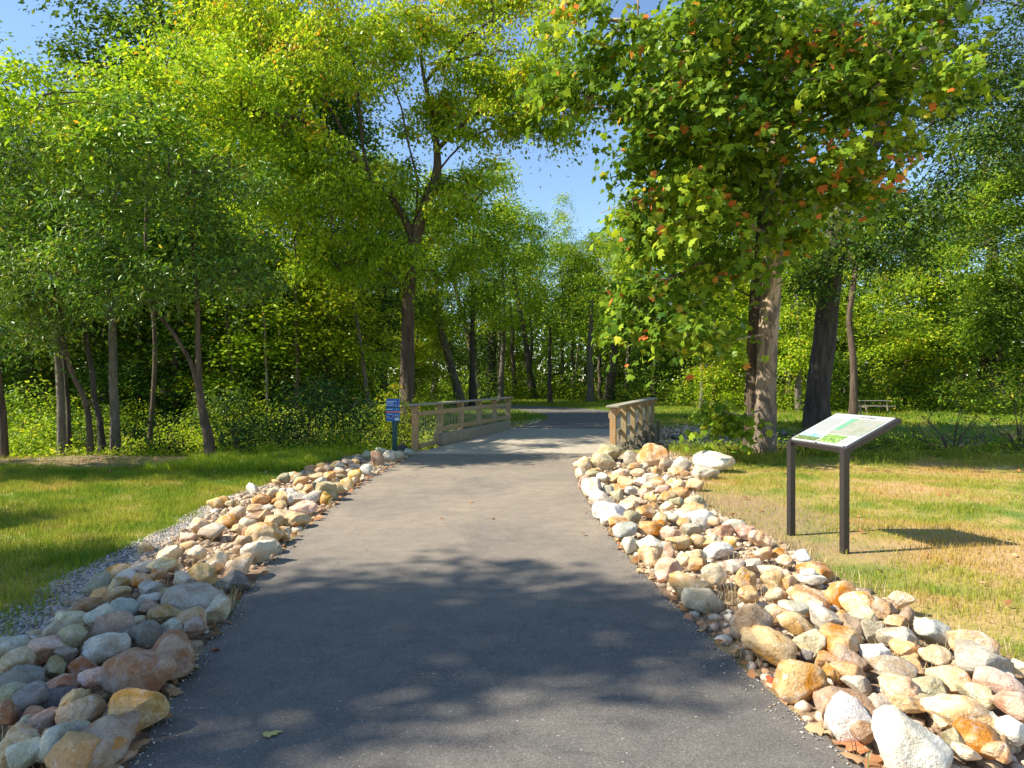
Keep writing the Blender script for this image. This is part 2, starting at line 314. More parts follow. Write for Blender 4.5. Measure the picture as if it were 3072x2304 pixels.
# path
def ribbon(name, L, Rr, mat, dz=.012, nseg=10, rough=0.0, kind='structure', thick=.05):
    rng = np.random.default_rng(5); V = []; n = len(L)
    for i in range(n):
        for k in range(nseg + 1):
            t = k / nseg; x = L[i][0] * (1 - t) + Rr[i][0] * t; y = L[i][1] * (1 - t) + Rr[i][1] * t
            j = rng.normal(0, rough) if k in (0, nseg) else 0
            V.append((x + j, y, max(float(.012 * max(0, min(y - 24, 45))), -5) + dz))
    Fs = []
    for i in range(n - 1):
        for k in range(nseg):
            a = i * (nseg + 1) + k; Fs.append((a, a + 1, a + nseg + 2, a + nseg + 1))
    b = len(V); V += [(x, y, z - thick) for (x, y, z) in [V[i * (nseg + 1)] for i in range(n)]] + [(x, y, z - thick) for (x, y, z) in [V[i * (nseg + 1) + nseg] for i in range(n)]]
    for i in range(n - 1):
        Fs.append((b + i, i * (nseg + 1), (i + 1) * (nseg + 1), b + i + 1)); Fs.append((i * (nseg + 1) + nseg, b + n + i, b + n + i + 1, (i + 1) * (nseg + 1) + nseg))
    o = mesh_obj(name, V, Fs, mat); tag(o, kind=kind); return o
yy = np.arange(-8, 15.01, .12)
def edge(poly, y):
    return xint(poly, y)
kL = np.interp(yy, [p[1] for p in LIN], [p[0] for p in LIN]); kR = np.interp(yy, [p[1] for p in RIN[:-1]], [p[0] for p in RIN[:-1]])
kR = np.where(yy > 14.0, np.interp(yy, [14.0, 15.0], [1.35, 2.1]), kR)
sm = np.ones(7) / 7; kLs = np.convolve(np.pad(kL, 3, 'edge'), sm, 'valid'); kRs = np.convolve(np.pad(kR, 3, 'edge'), sm, 'valid')
ribbon('path', list(zip(kLs, yy)), list(zip(kRs, yy)), M['asphalt'], .012, 8, .012)
# bridge deck: from y=15 to y~23.6, heading right
D0L, D0R = Vector((-2.2, 15.0)), Vector((2.25, 15.0)); D1L, D1R = Vector((.12, 23.5)), Vector((4.65, 23.1))
dk = MB(); dl = []
zt = .016
dk.add([(D0L.x, D0L.y, zt), (D0R.x, D0R.y, zt), (D1R.x, D1R.y, zt), (D1L.x, D1L.y, zt), (D0L.x, D0L.y, -.35), (D0R.x, D0R.y, -.35), (D1R.x, D1R.y, -.35), (D1L.x, D1L.y, -.35)],
       [(0, 1, 2, 3), (7, 6, 5, 4), (0, 4, 5, 1), (1, 5, 6, 2), (2, 6, 7, 3), (3, 7, 4, 0)])
tag(dk.build('bridge_deck', M['deck']), 'pale sunlit concrete deck of the small footbridge over the creek', 'bridge')
# far path, curving left through the far lawn
cp = [(2.4, 23.3), (3.2, 26.5), (3.6, 29.5), (3.2, 33), (1.6, 36.5), (-1.5, 39.5), (-6, 41.5), (-12, 42.5), (-20, 43), (-34, 43)]
def catm(P, n=8):
    P = [Vector(p) for p in P]; P = [P[0] * 2 - P[1]] + P + [P[-1] * 2 - P[-2]]; out = []
    for i in range(1, len(P) - 2):
        for k in range(n):
            t = k / n; a, b, c, d = P[i - 1], P[i], P[i + 1], P[i + 2]
            out.append(.5 * ((2 * b) + (c - a) * t + (2 * a - 5 * b + 4 * c - d) * t * t + (3 * b - a - 3 * c + d) * t ** 3))
    out.append(P[-2]); return out
cc = catm(cp, 8); Lf = []; Rf = []
for i, p in enumerate(cc):
    t = (cc[min(i + 1, len(cc) - 1)] - cc[max(i - 1, 0)]).normalized(); n = Vector((-t.y, t.x)); w = 2.25 if i < 5 else 2.0
    Lf.append((p.x + n.x * w, p.y + n.y * w)); Rf.append((p.x - n.x * w, p.y - n.y * w))
Lf[0] = (D1L.x, D1L.y); Rf[0] = (D1R.x, D1R.y)
far_path = ribbon('path', Lf, Rf, M['asphalt'], .03, 10, .02)
PATHC = [(p.x, p.y) for p in cc]
def on_path(x, y):
    x = np.asarray(x); y = np.asarray(y)
    a = (x > xint(LIN, y) - .02) & (x < xint(RIN, y) + .02) & (y < 15.2)
    cx = np.array([p[0] for p in PATHC]); cy = np.array([p[1] for p in PATHC])
    d = np.min(np.hypot(x[:, None] - cx[None], y[:, None] - cy[None]), axis=1)
    dk_ = (y >= 15) & (y < 23.6) & (x > -2.2 + (y - 15) * .273) & (x < 2.25 + (y - 15) * .29)
    return a | (d < 2.15) | dk_

# ------------------------------------------------------------------ railings
def railing(name, A, B, side, label, curb):
    """A,B ground points (x,y) of the rail line; side=+1 the path lies to the right of A->B"""
    root = empty(name, (A[0], A[1], 0)); tag(root, label, 'railing', 'timber railings of the footbridge')
    a = Vector((A[0], A[1], 0)); b = Vector((B[0], B[1], 0)); d = (b - a); L = d.length; d.normalize(); n = Vector((d.y, -d.x, 0)) * side   # towards path
    o = lambda t, z, off=0: d * (t * L) + n * off + Vector((0, 0, z))
    for i, t in enumerate((0, .2, .4, .6, .8, 1)):
        m = MB(); m.bar(o(t, -.05 if (curb or i == 0) else -1.5), o(t, 1.02), .13, .13, up=d, bev=.006); m.build('post', M['wood_orange'] if i == 0 else M['wood'], root)
        if not curb and i > 0:
            q = MB(); q.bar(o(t, -1.6, -.2), o(t, .28, -.2), .10, .16, up=d, bev=.006); q.build('support_post', M['wood_dark'], root)
        k = MB(); off = -.19 if not curb else -.15
        p0, p1, p2 = o(t, 1.02, off * .3), o(t, 1.02, off), o(t, .82, off * .3); w = d * .02
        k.add([p0 - w, p1 - w, p2 - w, p0 + w, p1 + w, p2 + w], [(0, 1, 2), (5, 4, 3), (0, 3, 4, 1), (1, 4, 5, 2), (2, 5, 3, 0)]); k.build('bracket', M['wood_orange'], root)
    m = MB(); m.bar(o(-.02, 1.05, -.01), o(1.02, 1.05, -.01), .28, .042, bev=.006); m.build('top_cap', M['wood_grey'], root)
    m = MB(); m.bar(o(0, .84, .086), o(1, .84, .086), .038, .11, bev=.004); m.build('upper_rail', M['wood'], root)
    m = MB(); m.bar(o(.135, .40, .086), o(1, .40, .086), .038, .12, bev=.004); m.build('lower_rail', M['wood'], root)
    m = MB(); m.bar(o(.14, .10, .07), o(.14, .34, .07), .06, .09, up=d, bev=.004); m.bar(o(.01, .08, .07), o(.15, .08, .07), .04, .11, bev=.004); m.build('stepped_board', M['wood'], root)
    w = MB(); cnt = int(L / .11)
    for k in range(cnt + 1):
        t = k / cnt; z0 = .12 if t < .13 else .44; w.tube([o(t, z0, .045), o(t, .82, .045)], .004, 4, False)
    z = .2
    while z < .82:
        w.tube([o(0 if z > .42 else 0, z, .045), o(1 if z > .42 else .13, z, .045)], .0035, 4, False); z += .2
    w.build('wire_mesh', M['wire'], root)
    if curb:
        m = MB(); m.bar(o(.15, .15, .16), o(.93, .15, .16), .20, .30, bev=.02); m.build('concrete_kerb', M['concrete'], root)
    else:
        m = MB(); m.bar(o(.1, -.28, -.12), o(1, -.28, -.12), .08, .5, bev=.004); m.build('rim_beam', M['wood_dark'], root)
        m = MB()
        for k in range(36):
            t = .04 + .95 * k / 35; m.bar(o(t, -1.6, -.02), o(t, .16 + .02 * math.sin(k * 7), -.02), .05, .19, up=n, bev=.004)
        m.build('retaining_boards', M['wood_dark'], root)
    return root
railing('bridge_railing', (-2.27, 16.0), (-.13, 23.5), 1, 'weathered timber bridge railing with wire mesh and concrete kerb behind the blue sign', True)
railing('bridge_railing', (2.22, 15.0), (4.72, 23.0), -1, 'orange-brown timber bridge railing rising behind the peach boulder, seen from its outer side', False)

# ------------------------------------------------------------------ signs
def text_mb(txt, size, font_off=(0, 0)):
    cu = bpy.data.curves.new('t', 'FONT'); cu.body = txt; cu.size = size; ob = bpy.data.objects.new('t', cu); COL.objects.link(ob)
    dg = bpy.context.evaluated_depsgraph_get(); me = ob.evaluated_get(dg).to_mesh()
    V = [tuple(v.co) for v in me.vertices]; Fs = [list(p.vertices) for p in me.polygons]
    ob.evaluated_get(dg).to_mesh_clear(); bpy.data.objects.remove(ob); bpy.data.curves.remove(cu); return V, Fs
def info_sign():
    root = empty('information_sign', (2.95, 6.65, 0)); tag(root, 'tilted white information panel on two dark bronze posts in the dry grass', 'sign')
    o0 = Vector((2.95, 6.65, 0)); FL = Vector((2.86, 7.04, .985)) - o0; FR = Vector((3.05, 6.26, .975)) - o0
    u = (FR - FL); W_ = u.length; u.normalize(); bk = Vector((.557, .136, .265)); D_ = bk.length; v = bk.normalized(); n = u.cross(v).normalized()
    if n.z < 0: n = -n
    Mx = Matrix((u, v, n)).transposed().to_4x4()
    P = lambda a, b_, c=0: FL + u * (a * W_) + v * (b_ * D_) + n * c
    m = MB(); m.box(P(.5, .5, -.03), (W_ + .05, D_ + .03, .05), Mx, .004); m.build('frame', M['bronze'], root)
    pn = MB(); pn.box(P(.5, .5, -.0005), (W_ - .01, D_ - .02, .012), Mx, .002); pan = pn.build('panel', flat('panel white', (.40, .41, .40), .5), root)
    def patch(name, u0, u1, v0, v1, mat, h=.008, skew=0):
        q = MB(); q.add([P(u0, v0, h), P(u1, v0, h), P(u1 + skew, v1, h), P(u0 + skew, v1, h), P(u0, v0, h - .002), P(u1, v0, h - .002), P(u1 + skew, v1, h - .002), P(u0 + skew, v1, h - .002)],
                         [(0, 1, 2, 3), (7, 6, 5, 4), (0, 4, 5, 1), (1, 5, 6, 2), (2, 6, 7, 3), (3, 7, 4, 0)]); return q.build(name, mat, pan)
    mm, t, b = newmat('lake photo print'); tc = N(t, "ShaderNodeTexCoord"); nn = noise(t, tc.outputs['Generated'], 4, 5); t.links.new(ramp(t, nn, [(.4, (.10, .32, .62)), (.55, (.45, .6, .75)), (.65, (.6, .7, .78))]), b.inputs['Base Color'])
    mg, t, b = newmat('meadow photo print'); tc = N(t, "ShaderNodeTexCoord"); nn = noise(t, tc.outputs['Generated'], 9, 5); t.links.new(ramp(t, nn, [(.35, (.035, .07, .02)), (.6, (.16, .22, .07)), (.7, (.45, .45, .3))]), b.inputs['Base Color'])
    ml, t, b = newmat('foliage photo print'); tc = N(t, "ShaderNodeTexCoord"); nn = noise(t, tc.outputs['Generated'], 12, 5, .6, 1); t.links.new(ramp(t, nn, [(.35, (.02, .07, .01)), (.5, (.14, .26, .04)), (.65, (.5, .62, .25))]), b.inputs['Base Color'])
    mp_, t, b = newmat('map print'); tc = N(t, "ShaderNodeTexCoord"); nn = noise(t, tc.outputs['Generated'], 5, 5, .5, .5); t.links.new(ramp(t, nn, [(.40, (.24, .26, .19)), (.5, (.29, .30, .24)), (.62, (.31, .29, .25)), (.7, (.19, .28, .25))]), b.inputs['Base Color'])
    patch('lake_picture', .04, .44, .17, .27, mm); patch('meadow_picture', .04, .44, .05, .17, mg); patch('foliage_picture', .47, .80, .06, .30, ml)
    patch('map_picture', .42, .97, .33, .84, mp_); patch('map_band', .42, .52, .45, .84, flat('map green', (.14, .32, .20)), .0095)
    ink = flat('grey print', (.10, .10, .10)); V, Fs = text_mb('OF A PARK', .05)
    tx = MB(); tx.add([P(.50, .875, .0075) + u * p[0] * .85 + v * p[1] for p in V], Fs); tx.build('title', ink, pan)
    q = MB(); rng = random.Random(3)
    def lines(u0, u1, v0, v1, dv):
        b_ = v1
        while b_ > v0:
            x = u0
            while x < u1 - .01:
                w_ = rng.uniform(.015, .05); e = min(x + w_, u1); q.add([P(x, b_, .0072), P(e, b_, .0072), P(e, b_ + .006, .0072), P(x, b_ + .006, .0072)], [(0, 1, 2, 3)]); x = e + .01
            b_ -= dv
    lines(.05, .36, .33, .80, .024)
    pg = flat('pale grey print', (.16, .16, .16)); q.build('small_print', pg, pan)
    q.V, q.F = [], []; lines(.83, .96, .07, .26, .024); q.build('caption_print', pg, pan)
    q.V, q.F = [], []; lines(.3, .48, .885, .895, .024); q.build('subtitle_print', pg, pan)
    bo = MB()
    for (a, c) in ((.02, .01), (.98, .01), (.5, .01), (.25, .99), (.6, .99), (.98, .99), (.02, .99)):
        bo.box(P(a, c, .008), (.014, .014, .008), Mx, .002)
    bo.build('fixing_screws', M['bronze'], root)
    for c in (FL, FR):
        g = c + (u * .025 if c is FL else u * -.005); m = MB(); Mz = Matrix((Vector((u.x, u.y, 0)).normalized(), Vector((-u.y, u.x, 0)).normalized(), Vector((0, 0, 1)))).transposed().to_4x4()
        m.box((g.x, g.y, (g.z - .35) / 2 - .01), (.063, .063, g.z + .33), Mz, .004); m.build('post', M['bronze'], root)
    return root
info_sign()
def trail_sign():
    X, Y = -2.71, 15.8; root = empty('trail_sign', (X, Y, 0)); tag(root, 'small blue trail rules sign on dark green post beside the left bridge railing', 'sign')
    m = MB(); m.box((0, 0, .45), (.115, .09, 1.3), None, .01); m.build('post', M['green_post'], root)
    m = MB(); m.box((-.035, -.055, .94), (.315, .012, .515), None, .004); p = m.build('panel', flat('sign blue', (.008, .10, .38)), root)
    x0, x1 = -.19, .12
    def band(z0, z1, mat, a=x0, b=x1, y=-.063, nm='band'):
        q = MB(); q.box(((a + b) / 2, y, (z0 + z1) / 2), (b - a, .004, z1 - z0), None, 0); return q.build(nm, mat, p)
    band(.985, 1.035 - .03, flat('sign dark green', (.01, .05, .05)), nm='green_band'); band(.94, .985, flat('sign cyan blue', (.008, .18, .42)), nm='cyan_band')
    band(.885, .915, flat('sign orange', (.75, .18, .12)), nm='orange_band'); band(.775, .80, flat('sign navy', (.01, .012, .08)), nm='navy_band')
    wht = flat('sign white', (.55, .68, .80)); q = MB(); rng = random.Random(1)
    for (z, a, b, h) in ((1.14, .02, .78, .018), (1.10, .02, .55, .018), (1.05, .02, .58, .016), (.955, .04, .52, .014), (.845, .05, .48, .014), (.79, .05, .3, .01), (.755, .05, .5, .008)):
        x = a
        while x < b - .03:
            w_ = rng.uniform(.08, .2); e = min(x + w_, b); q.box((x0 + .31 * (x + e) / 2, -.066, z), (.31 * (e - x), .003, h), None, 0); x = e + .03
    q.build('lettering', wht, p)
    q = MB()
    for (x, z, s) in ((.72, 1.055, .035), (.93, 1.045, .03), (.8, .955, .03), (.55, .81, .03), (.7, .83, .035), (.83, .825, .03), (.94, .81, .028)):
        cx_ = x0 + .31 * x; q.tube([(cx_, -.067, z - s), (cx_ + s * .15, -.067, z + s * .35)], [s * .34, s * .12], 6); q.tube([(cx_, -.067, z + s * .55), (cx_, -.067, z + s * .9)], s * .17, 6)
    q.build('pictograms', wht, p); band(.70, .765, flat('sign pale panel', (.5, .62, .66)), x0 + .2, x1 - .005, -.0635, 'pale_panel')
trail_sign()

# ------------------------------------------------------------------ rocks
PAL = dict(tan=(.58, .40, .20), brown=(.44, .30, .18), orange=(.60, .35, .15), peach=(.72, .49, .27), cream=(.76, .59, .36), white=(.84, .77, .63), grey=(.45, .39, .29),
           palegrey=(.58, .51, .38), bluegrey=(.44, .43, .35), slate=(.27, .24, .20), rust=(.46, .25, .14), pink=(.64, .42, .29), yellow=(.60, .50, .29), olive=(.40, .36, .22),
           mauve=(.38, .28, .20), dark=(.17, .155, .14), golden=(.64, .43, .17))
NAMEC = dict(tan='tan', brown='brown', orange='orange', peach='peach coloured', cream='cream', white='white', grey='grey', palegrey='pale grey', bluegrey='blue-grey', slate='slate coloured', rust='rusty red',
             pink='pinkish', yellow='yellowish', olive='grey-green', mauve='mauve-brown', dark='dark', golden='golden')
import bmesh
def ico(sub):
    bm = bmesh.new(); bmesh.ops.create_icosphere(bm, subdivisions=sub, radius=1); V = np.array([v.co[:] for v in bm.verts]); bm.verts.ensure_lookup_table()
    Fs = np.array([[v.index for v in f.verts] for f in bm.faces]); bm.free(); return V, Fs
ICO3 = ico(4); ICO2 = ico(3); ICO1 = ico(1)
def rock_shape(rng, ang, base):
    V, Fs = base; V = V.copy()
    k = int(9 + 10 * ang)
    for i in range(k):
        n = rng.normal(size=3); n /= np.linalg.norm(n); d = rng.uniform(.46, .84) + (1 - ang) * .10
        s = V @ n; over = np.clip(s - d, 0, None); V = V - np.outer(over * (.97 if ang > .45 else .82), n)
    q = rng.uniform(0, 9, 3)
    r = 1 + .07 * np.sin(V @ (rng.normal(size=3) * 2.6) + q[0]) + .035 * np.sin(V @ (rng.normal(size=3) * 6) + q[1]) + .016 * np.sin(V @ (rng.normal(size=3) * 14) + q[2]) + .010 * np.sin(V @ (rng.normal(size=3) * 25) + q[1]) + .022 * np.abs(np.sin(V @ (rng.normal(size=3) * 8) + q[2])) + .018 * np.abs(np.sin(V @ (rng.normal(size=3) * 12) + q[0]))
    for i in range(3 if ang > .3 else 1):
        n = rng.normal(size=3); n /= np.linalg.norm(n); d = rng.uniform(.62, .85); V = V - np.outer(np.clip(V @ n - d, 0, None) * .98, n)
    V = V * r[:, None]; V /= np.abs(V).max(0)[None]; return V, Fs
ROCKS = []
Z2 = (0, 1650, .394); ZM = (700, 1250, .2712); Z4 = (1650, 1250, .3617); Z5 = (2200, 1650, .3942)
HERO = {
 'L': (Z2, """1030 940 480 400 0 brown .3 huge brown boulder
1350 815 370 330 20 brown .6 big angular brown boulder
1005 1240 440 340 -10 tan .2 smooth tan rounded boulder
780 1500 560 300 25 mauve .2 large grey-mauve boulder
480 1540 380 200 20 bluegrey .3
650 1320 330 200 20 brown .6
560 1260 250 220 30 tan .2
350 1380 280 180 20 mauve .8
60 1340 170 200 0 brown .5
110 1530 280 280 -20 yellow .7 pale yellowish slab
640 1630 430 130 0 orange .6
1480 400 400 230 0 grey .1 big smooth grey oval boulder
1650 450 290 190 30 palegrey .7 pale grey wedge rock
1265 350 150 190 0 olive .5
925 490 220 190 0 bluegrey .7 blocky blue-grey rock
1245 555 230 160 -20 tan .6
1460 590 250 160 0 brown .7
1480 650 200 130 10 mauve .6
540 600 240 130 0 yellow .4
750 590 200 160 20 palegrey .4
850 650 320 150 15 mauve .5
770 770 350 130 12 palegrey .3 flat pale slab
400 710 170 170 0 palegrey .9
530 750 190 190 0 olive .9
630 940 220 220 20 rust .5 rusty red boulder
320 830 280 150 0 pink .5
90 960 320 220 10 yellow .8 mossy yellow boulder
90 800 240 120 0 palegrey .4
130 1090 320 130 10 slate .6
430 990 170 180 20 olive .8
450 1110 290 170 10 rust .7
100 1190 210 160 0 olive .7
240 1220 240 200 30 slate .9
420 1210 240 130 30 dark .9
710 1070 190 280 -30 pink .4
260 1340 170 130 0 rust .7
1110 690 230 180 10 slate .9
760 440 190 160 30 orange .8
640 500 210 120 0 brown .5
1150 350 160 130 0 grey .7
1060 300 150 130 20 orange .6
1540 190 190 170 10 golden .9 knobbly golden rock
1400 250 150 170 0 cream .8
1240 180 240 120 25 yellow .5
1290 80 180 110 25 yellow .4
1090 190 190 100 10 palegrey .2
1810 160 250 150 35 peach .6
1790 240 230 180 20 slate .9 dark slate boulder with pale vein
1500 70 150 110 0 cream .4
1140 440 200 110 10 palegrey .5
1150 510 180 120 0 brown .6
490 860 150 110 0 mauve .7
900 320 170 110 15 tan .5
1650 140 190 90 30 cream .4
900 380 150 70 0 cream .4
1200 240 120 100 30 orange .5
1330 180 90 80 0 cream .2
200 1440 150 130 -20 palegrey .6
260 1560 110 130 50 olive .3
370 1500 90 80 0 tan .5
190 1640 300 90 20 bluegrey .4
1010 620 160 90 20 yellow .5
1290 650 190 70 10 palegrey .5
960 730 120 80 20 bluegrey .6
1400 500 120 70 0 bluegrey .6"""),
 'M': (ZM, """1040 830 240 230 30 olive .8 large grey-green wedge boulder
680 920 210 180 30 palegrey .8
860 910 250 170 30 grey .8
1010 920 130 170 0 golden .3 golden speckled round rock
1255 745 135 125 0 golden .3
1360 640 150 190 -20 golden .8 tall golden rock
1460 600 140 130 0 palegrey .6
660 1140 340 190 15 tan .5 big flat tan boulder
760 1030 290 100 10 pink .7
760 750 180 90 20 orange .4
290 970 200 90 20 orange .4
60 1100 160 140 10 cream .6
340 1320 340 260 0 tan .2 big smooth sandy boulder
280 1500 380 270 30 palegrey .6 large pale blue-white boulder
80 1450 190 170 30 brown .7
560 1310 180 170 0 tan .8
430 1210 210 110 0 tan .5
370 1130 150 120 0 peach .5
160 1230 180 100 0 yellow .7
1590 470 150 180 20 brown .5
1710 450 130 150 -20 palegrey .7
1350 480 160 100 0 slate .6
1820 430 150 90 0 yellow .4
1930 400 120 90 10 bluegrey .7 small blue-grey rock by the left railing post
970 635 130 90 0 brown .6
1050 590 110 100 0 mauve .6
1170 580 110 80 0 slate .6
1180 640 130 90 0 brown .6
920 700 140 100 20 tan .6
1060 680 130 70 0 orange .5
430 890 170 80 30 palegrey .4
520 890 140 90 20 cream .5
520 965 180 50 15 orange .5
530 1020 140 70 0 tan .4
250 1060 180 90 0 tan .6
360 1060 140 90 0 palegrey .4
1480 430 130 110 10 olive .5
1330 520 120 90 20 tan .5
1270 540 120 80 0 mauve .5
1630 380 140 70 10 palegrey .4
60 1300 170 90 0 tan .5
60 1530 130 90 0 brown .5
830 830 120 80 10 tan .6
720 830 130 70 20 peach .5"""),
 'R': (Z4, """460 310 250 120 0 olive .8 big grey-green boulder under the right railing
410 385 240 120 0 yellow .9 flat angular boulder with white rim
270 400 140 120 0 cream .4
850 335 240 190 0 peach .6 big rough peach boulder
1090 390 190 150 0 palegrey .8 pale cracked grey boulder
1360 380 290 140 0 white .3 broad white boulder beside the shrub
950 405 100 120 0 brown .8
670 355 130 130 0 grey .7
890 460 80 90 0 tan .6
1040 450 110 80 0 cream .5
1270 460 210 70 0 palegrey .5
375 460 140 70 0 tan .7
260 470 90 100 0 cream .5
265 555 110 130 0 pink .5
350 600 180 170 -30 palegrey .8 pale grey pointed wedge
400 690 230 130 -20 palegrey .7
450 800 260 150 -15 white .4 long white boulder
540 850 220 120 -10 white .5
560 905 170 90 0 orange .6
680 880 130 110 0 olive .4
640 985 210 110 0 bluegrey .3
830 975 200 120 0 orange .3 smooth orange rock
670 1070 130 140 0 palegrey .4
860 1080 250 130 0 white .6 bright white boulder
850 1170 200 170 0 cream .6
985 1130 130 150 20 brown .8
960 1290 230 200 0 pink .5 pinkish cream boulder
1160 1405 350 180 -10 tan .3 long sandy boulder
1230 1520 310 200 -20 grey .5 dark cracked grey boulder
1380 1370 230 160 -25 cream .5
1610 1400 170 150 0 tan .2
1640 1530 160 130 -20 tan .3
1240 1270 150 110 0 orange .5
1220 1200 160 80 0 cream .3
1110 1240 120 120 0 cream .6
1690 1290 170 80 10 palegrey .5
1530 1290 160 90 0 palegrey .5
1860 1430 180 140 0 tan .5
1870 1540 150 110 0 yellow .3
1820 1330 180 110 0 cream .4
2090 1510 230 190 -15 peach .3
2160 1370 140 110 0 white .8
2100 1210 150 110 -20 white .9
1950 1240 110 80 0 cream .5
1760 1190 190 100 0 peach .4
1900 1190 140 70 0 orange .5
1740 1055 160 120 0 peach .5
1630 1000 190 80 -15 pink .4
1520 945 160 70 0 palegrey .4
1500 1080 120 90 0 golden .5
1380 1110 240 70 0 white .4
1430 1000 170 110 10 brown .9
1310 1045 270 80 10 cream .6
1220 1080 130 100 0 tan .6
1180 970 170 80 0 grey .4
1070 1080 180 120 0 tan .7
1000 1010 160 90 0 pink .5
1010 875 140 70 0 palegrey .5
1240 850 250 90 0 white .5
1190 780 210 90 0 peach .4
1210 700 180 90 0 olive .5
1080 670 160 90 0 orange .4
970 690 130 60 10 tan .4
1190 570 150 100 0 peach .6
1030 580 170 110 10 peach .6
960 560 70 90 0 white .5
880 575 140 70 15 tan .6
850 520 160 50 5 grey .5
760 560 120 70 0 white .5
640 540 140 70 0 peach .5
520 520 120 90 0 tan .7
440 530 100 70 0 white .5
350 510 130 50 0 olive .4
800 820 160 110 0 peach .4
930 875 140 70 0 yellow .4
650 780 160 80 0 cream .5
700 700 170 60 0 peach .5
780 650 90 100 0 pink .5
840 700 110 80 0 golden .5
680 645 110 60 0 bluegrey .5
570 625 130 60 0 orange .5
560 680 100 80 0 olive .5
480 645 90 80 0 grey .6
590 465 130 70 0 cream .5
700 440 120 70 0 tan .6
770 440 100 60 0 palegrey .5
730 490 110 60 0 peach .5
830 610 120 60 0 cream .5
1050 740 110 70 0 olive .6
970 780 120 60 0 cream .5
1110 500 110 60 0 peach .5
1080 860 120 60 0 white .5
1330 900 130 80 0 peach .5
940 640 130 60 0 pink .4
850 780 90 60 0 tan .5
1120 920 130 60 0 tan .5
930 930 120 60 0 orange .4"""),
 'S': (Z5, """120 530 290 320 -20 brown .7 tall split brown-orange boulder
290 760 410 250 -25 tan .3 large tan boulder with scuffed top
490 990 340 290 -20 orange .8 big faceted orange boulder
580 790 230 180 10 yellow .9
320 550 190 130 0 cream .7
460 515 210 110 0 palegrey .4
480 650 250 110 -10 tan .5
690 585 270 190 -10 palegrey .8 rough pale grey boulder
630 500 160 80 0 cream .5
600 400 300 200 -20 peach .3
840 340 240 190 0 orange .7
1255 440 195 130 0 peach .6 lone peach rock at the grass edge
1140 520 200 140 -30 brown .3
1330 570 120 130 -20 mauve .4
960 465 260 100 0 peach .3
980 560 210 150 0 yellow .6
900 650 180 140 -30 brown .5
810 770 330 150 0 orange .4
850 890 280 140 -10 brown .7
1070 680 180 160 -20 grey .7
1270 730 260 110 0 palegrey .5
1240 620 170 90 0 peach .4
1510 690 300 140 -25 bluegrey .5 long pale blue-grey slab
1830 770 300 100 -15 peach .4
1890 920 370 230 -10 grey .4 large grey-tan boulder
1550 890 230 160 -10 cream .4
1100 850 230 120 0 white .8 blocky white-topped rock
1350 830 230 80 0 orange .6
1360 895 130 60 0 yellow .3
1210 1000 300 190 -10 grey .7 speckled grey boulder
1380 970 180 90 0 tan .6
1450 1120 220 130 0 olive .8
950 1095 190 120 -20 palegrey .7
870 1015 240 100 -20 orange .3
700 920 150 110 0 orange .8
740 1010 180 80 -20 tan .5
840 1180 440 180 -8 brown .7 long dark brown boulder behind the white one
850 1290 330 290 0 white .3 smooth white boulder on the asphalt edge
1320 1470 480 400 -20 white .5 huge white boulder
1000 1470 190 150 -20 brown .6
1640 1080 270 150 0 peach .5
1760 1290 470 160 -22 cream .3 long cream boulder
2000 1120 360 200 -25 pink .3 large smooth pink boulder
2150 1270 290 200 -20 pink .3
1850 1180 250 140 -25 yellow .4
1600 1370 170 120 0 cream .4
1880 1510 340 220 -20 orange .4 big rounded orange boulder
1690 1540 240 160 -40 olive .6
2140 1470 190 170 0 white .4
1760 1635 190 80 0 cream .3
2000 1620 220 110 0 peach .3
2170 960 140 110 0 cream .4
2060 1020 190 60 -10 palegrey .4
1280 1150 290 100 -10 peach .4
1200 1210 130 60 0 pink .4
1330 1260 210 90 -10 tan .5
1120 1270 190 120 -20 palegrey .3
590 245 160 90 0 white .5
460 420 100 80 0 palegrey .5
330 400 140 100 0 tan .4
430 310 110 120 -30 tan .5
640 165 260 60 -10 orange .5
920 750 130 70 0 olive .4
560 870 100 80 0 dark .6
1560 1620 150 110 -20 orange .5
1480 1240 170 100 -10 olive .7
820 600 130 130 -40 tan .4
1950 1390 220 90 -15 palegrey .7
2050 1560 120 90 0 brown .5"""),
}
def add_rock(x, y, z, dims, rotz, tilt, cname, ang, label, seed, res=1):
    rng = np.random.default_rng(seed); V, Fs = rock_shape(rng, ang, ICO3 if res else ICO2)
    E = Euler((rng.uniform(-.15, .15), tilt, rotz)).to_matrix()
    V = (V * np.array(dims)[None] / 2) @ np.array(E).T
    o = mesh_obj('boulder' if max(dims) > .34 else 'rock', V, Fs, M['rock'], smooth=True, loc=(x, y, z))
    c = PAL[cname]; f = min(rng.uniform(1.04, 1.3), .88 / max(c)); o.color = (min(.9, c[0] * f * rng.uniform(.95, 1.05)), min(.95, c[1] * f), min(.95, c[2] * f * rng.uniform(.92, 1.08)), 1)
    o['category'] = 'rock'; ROCKS.append(dict(o=o, x=x, y=y, r=max(dims[0], dims[1]) / 2, h=dims[2], c=cname, a=ang, lm=label, s=max(dims))); return o
seed = 100
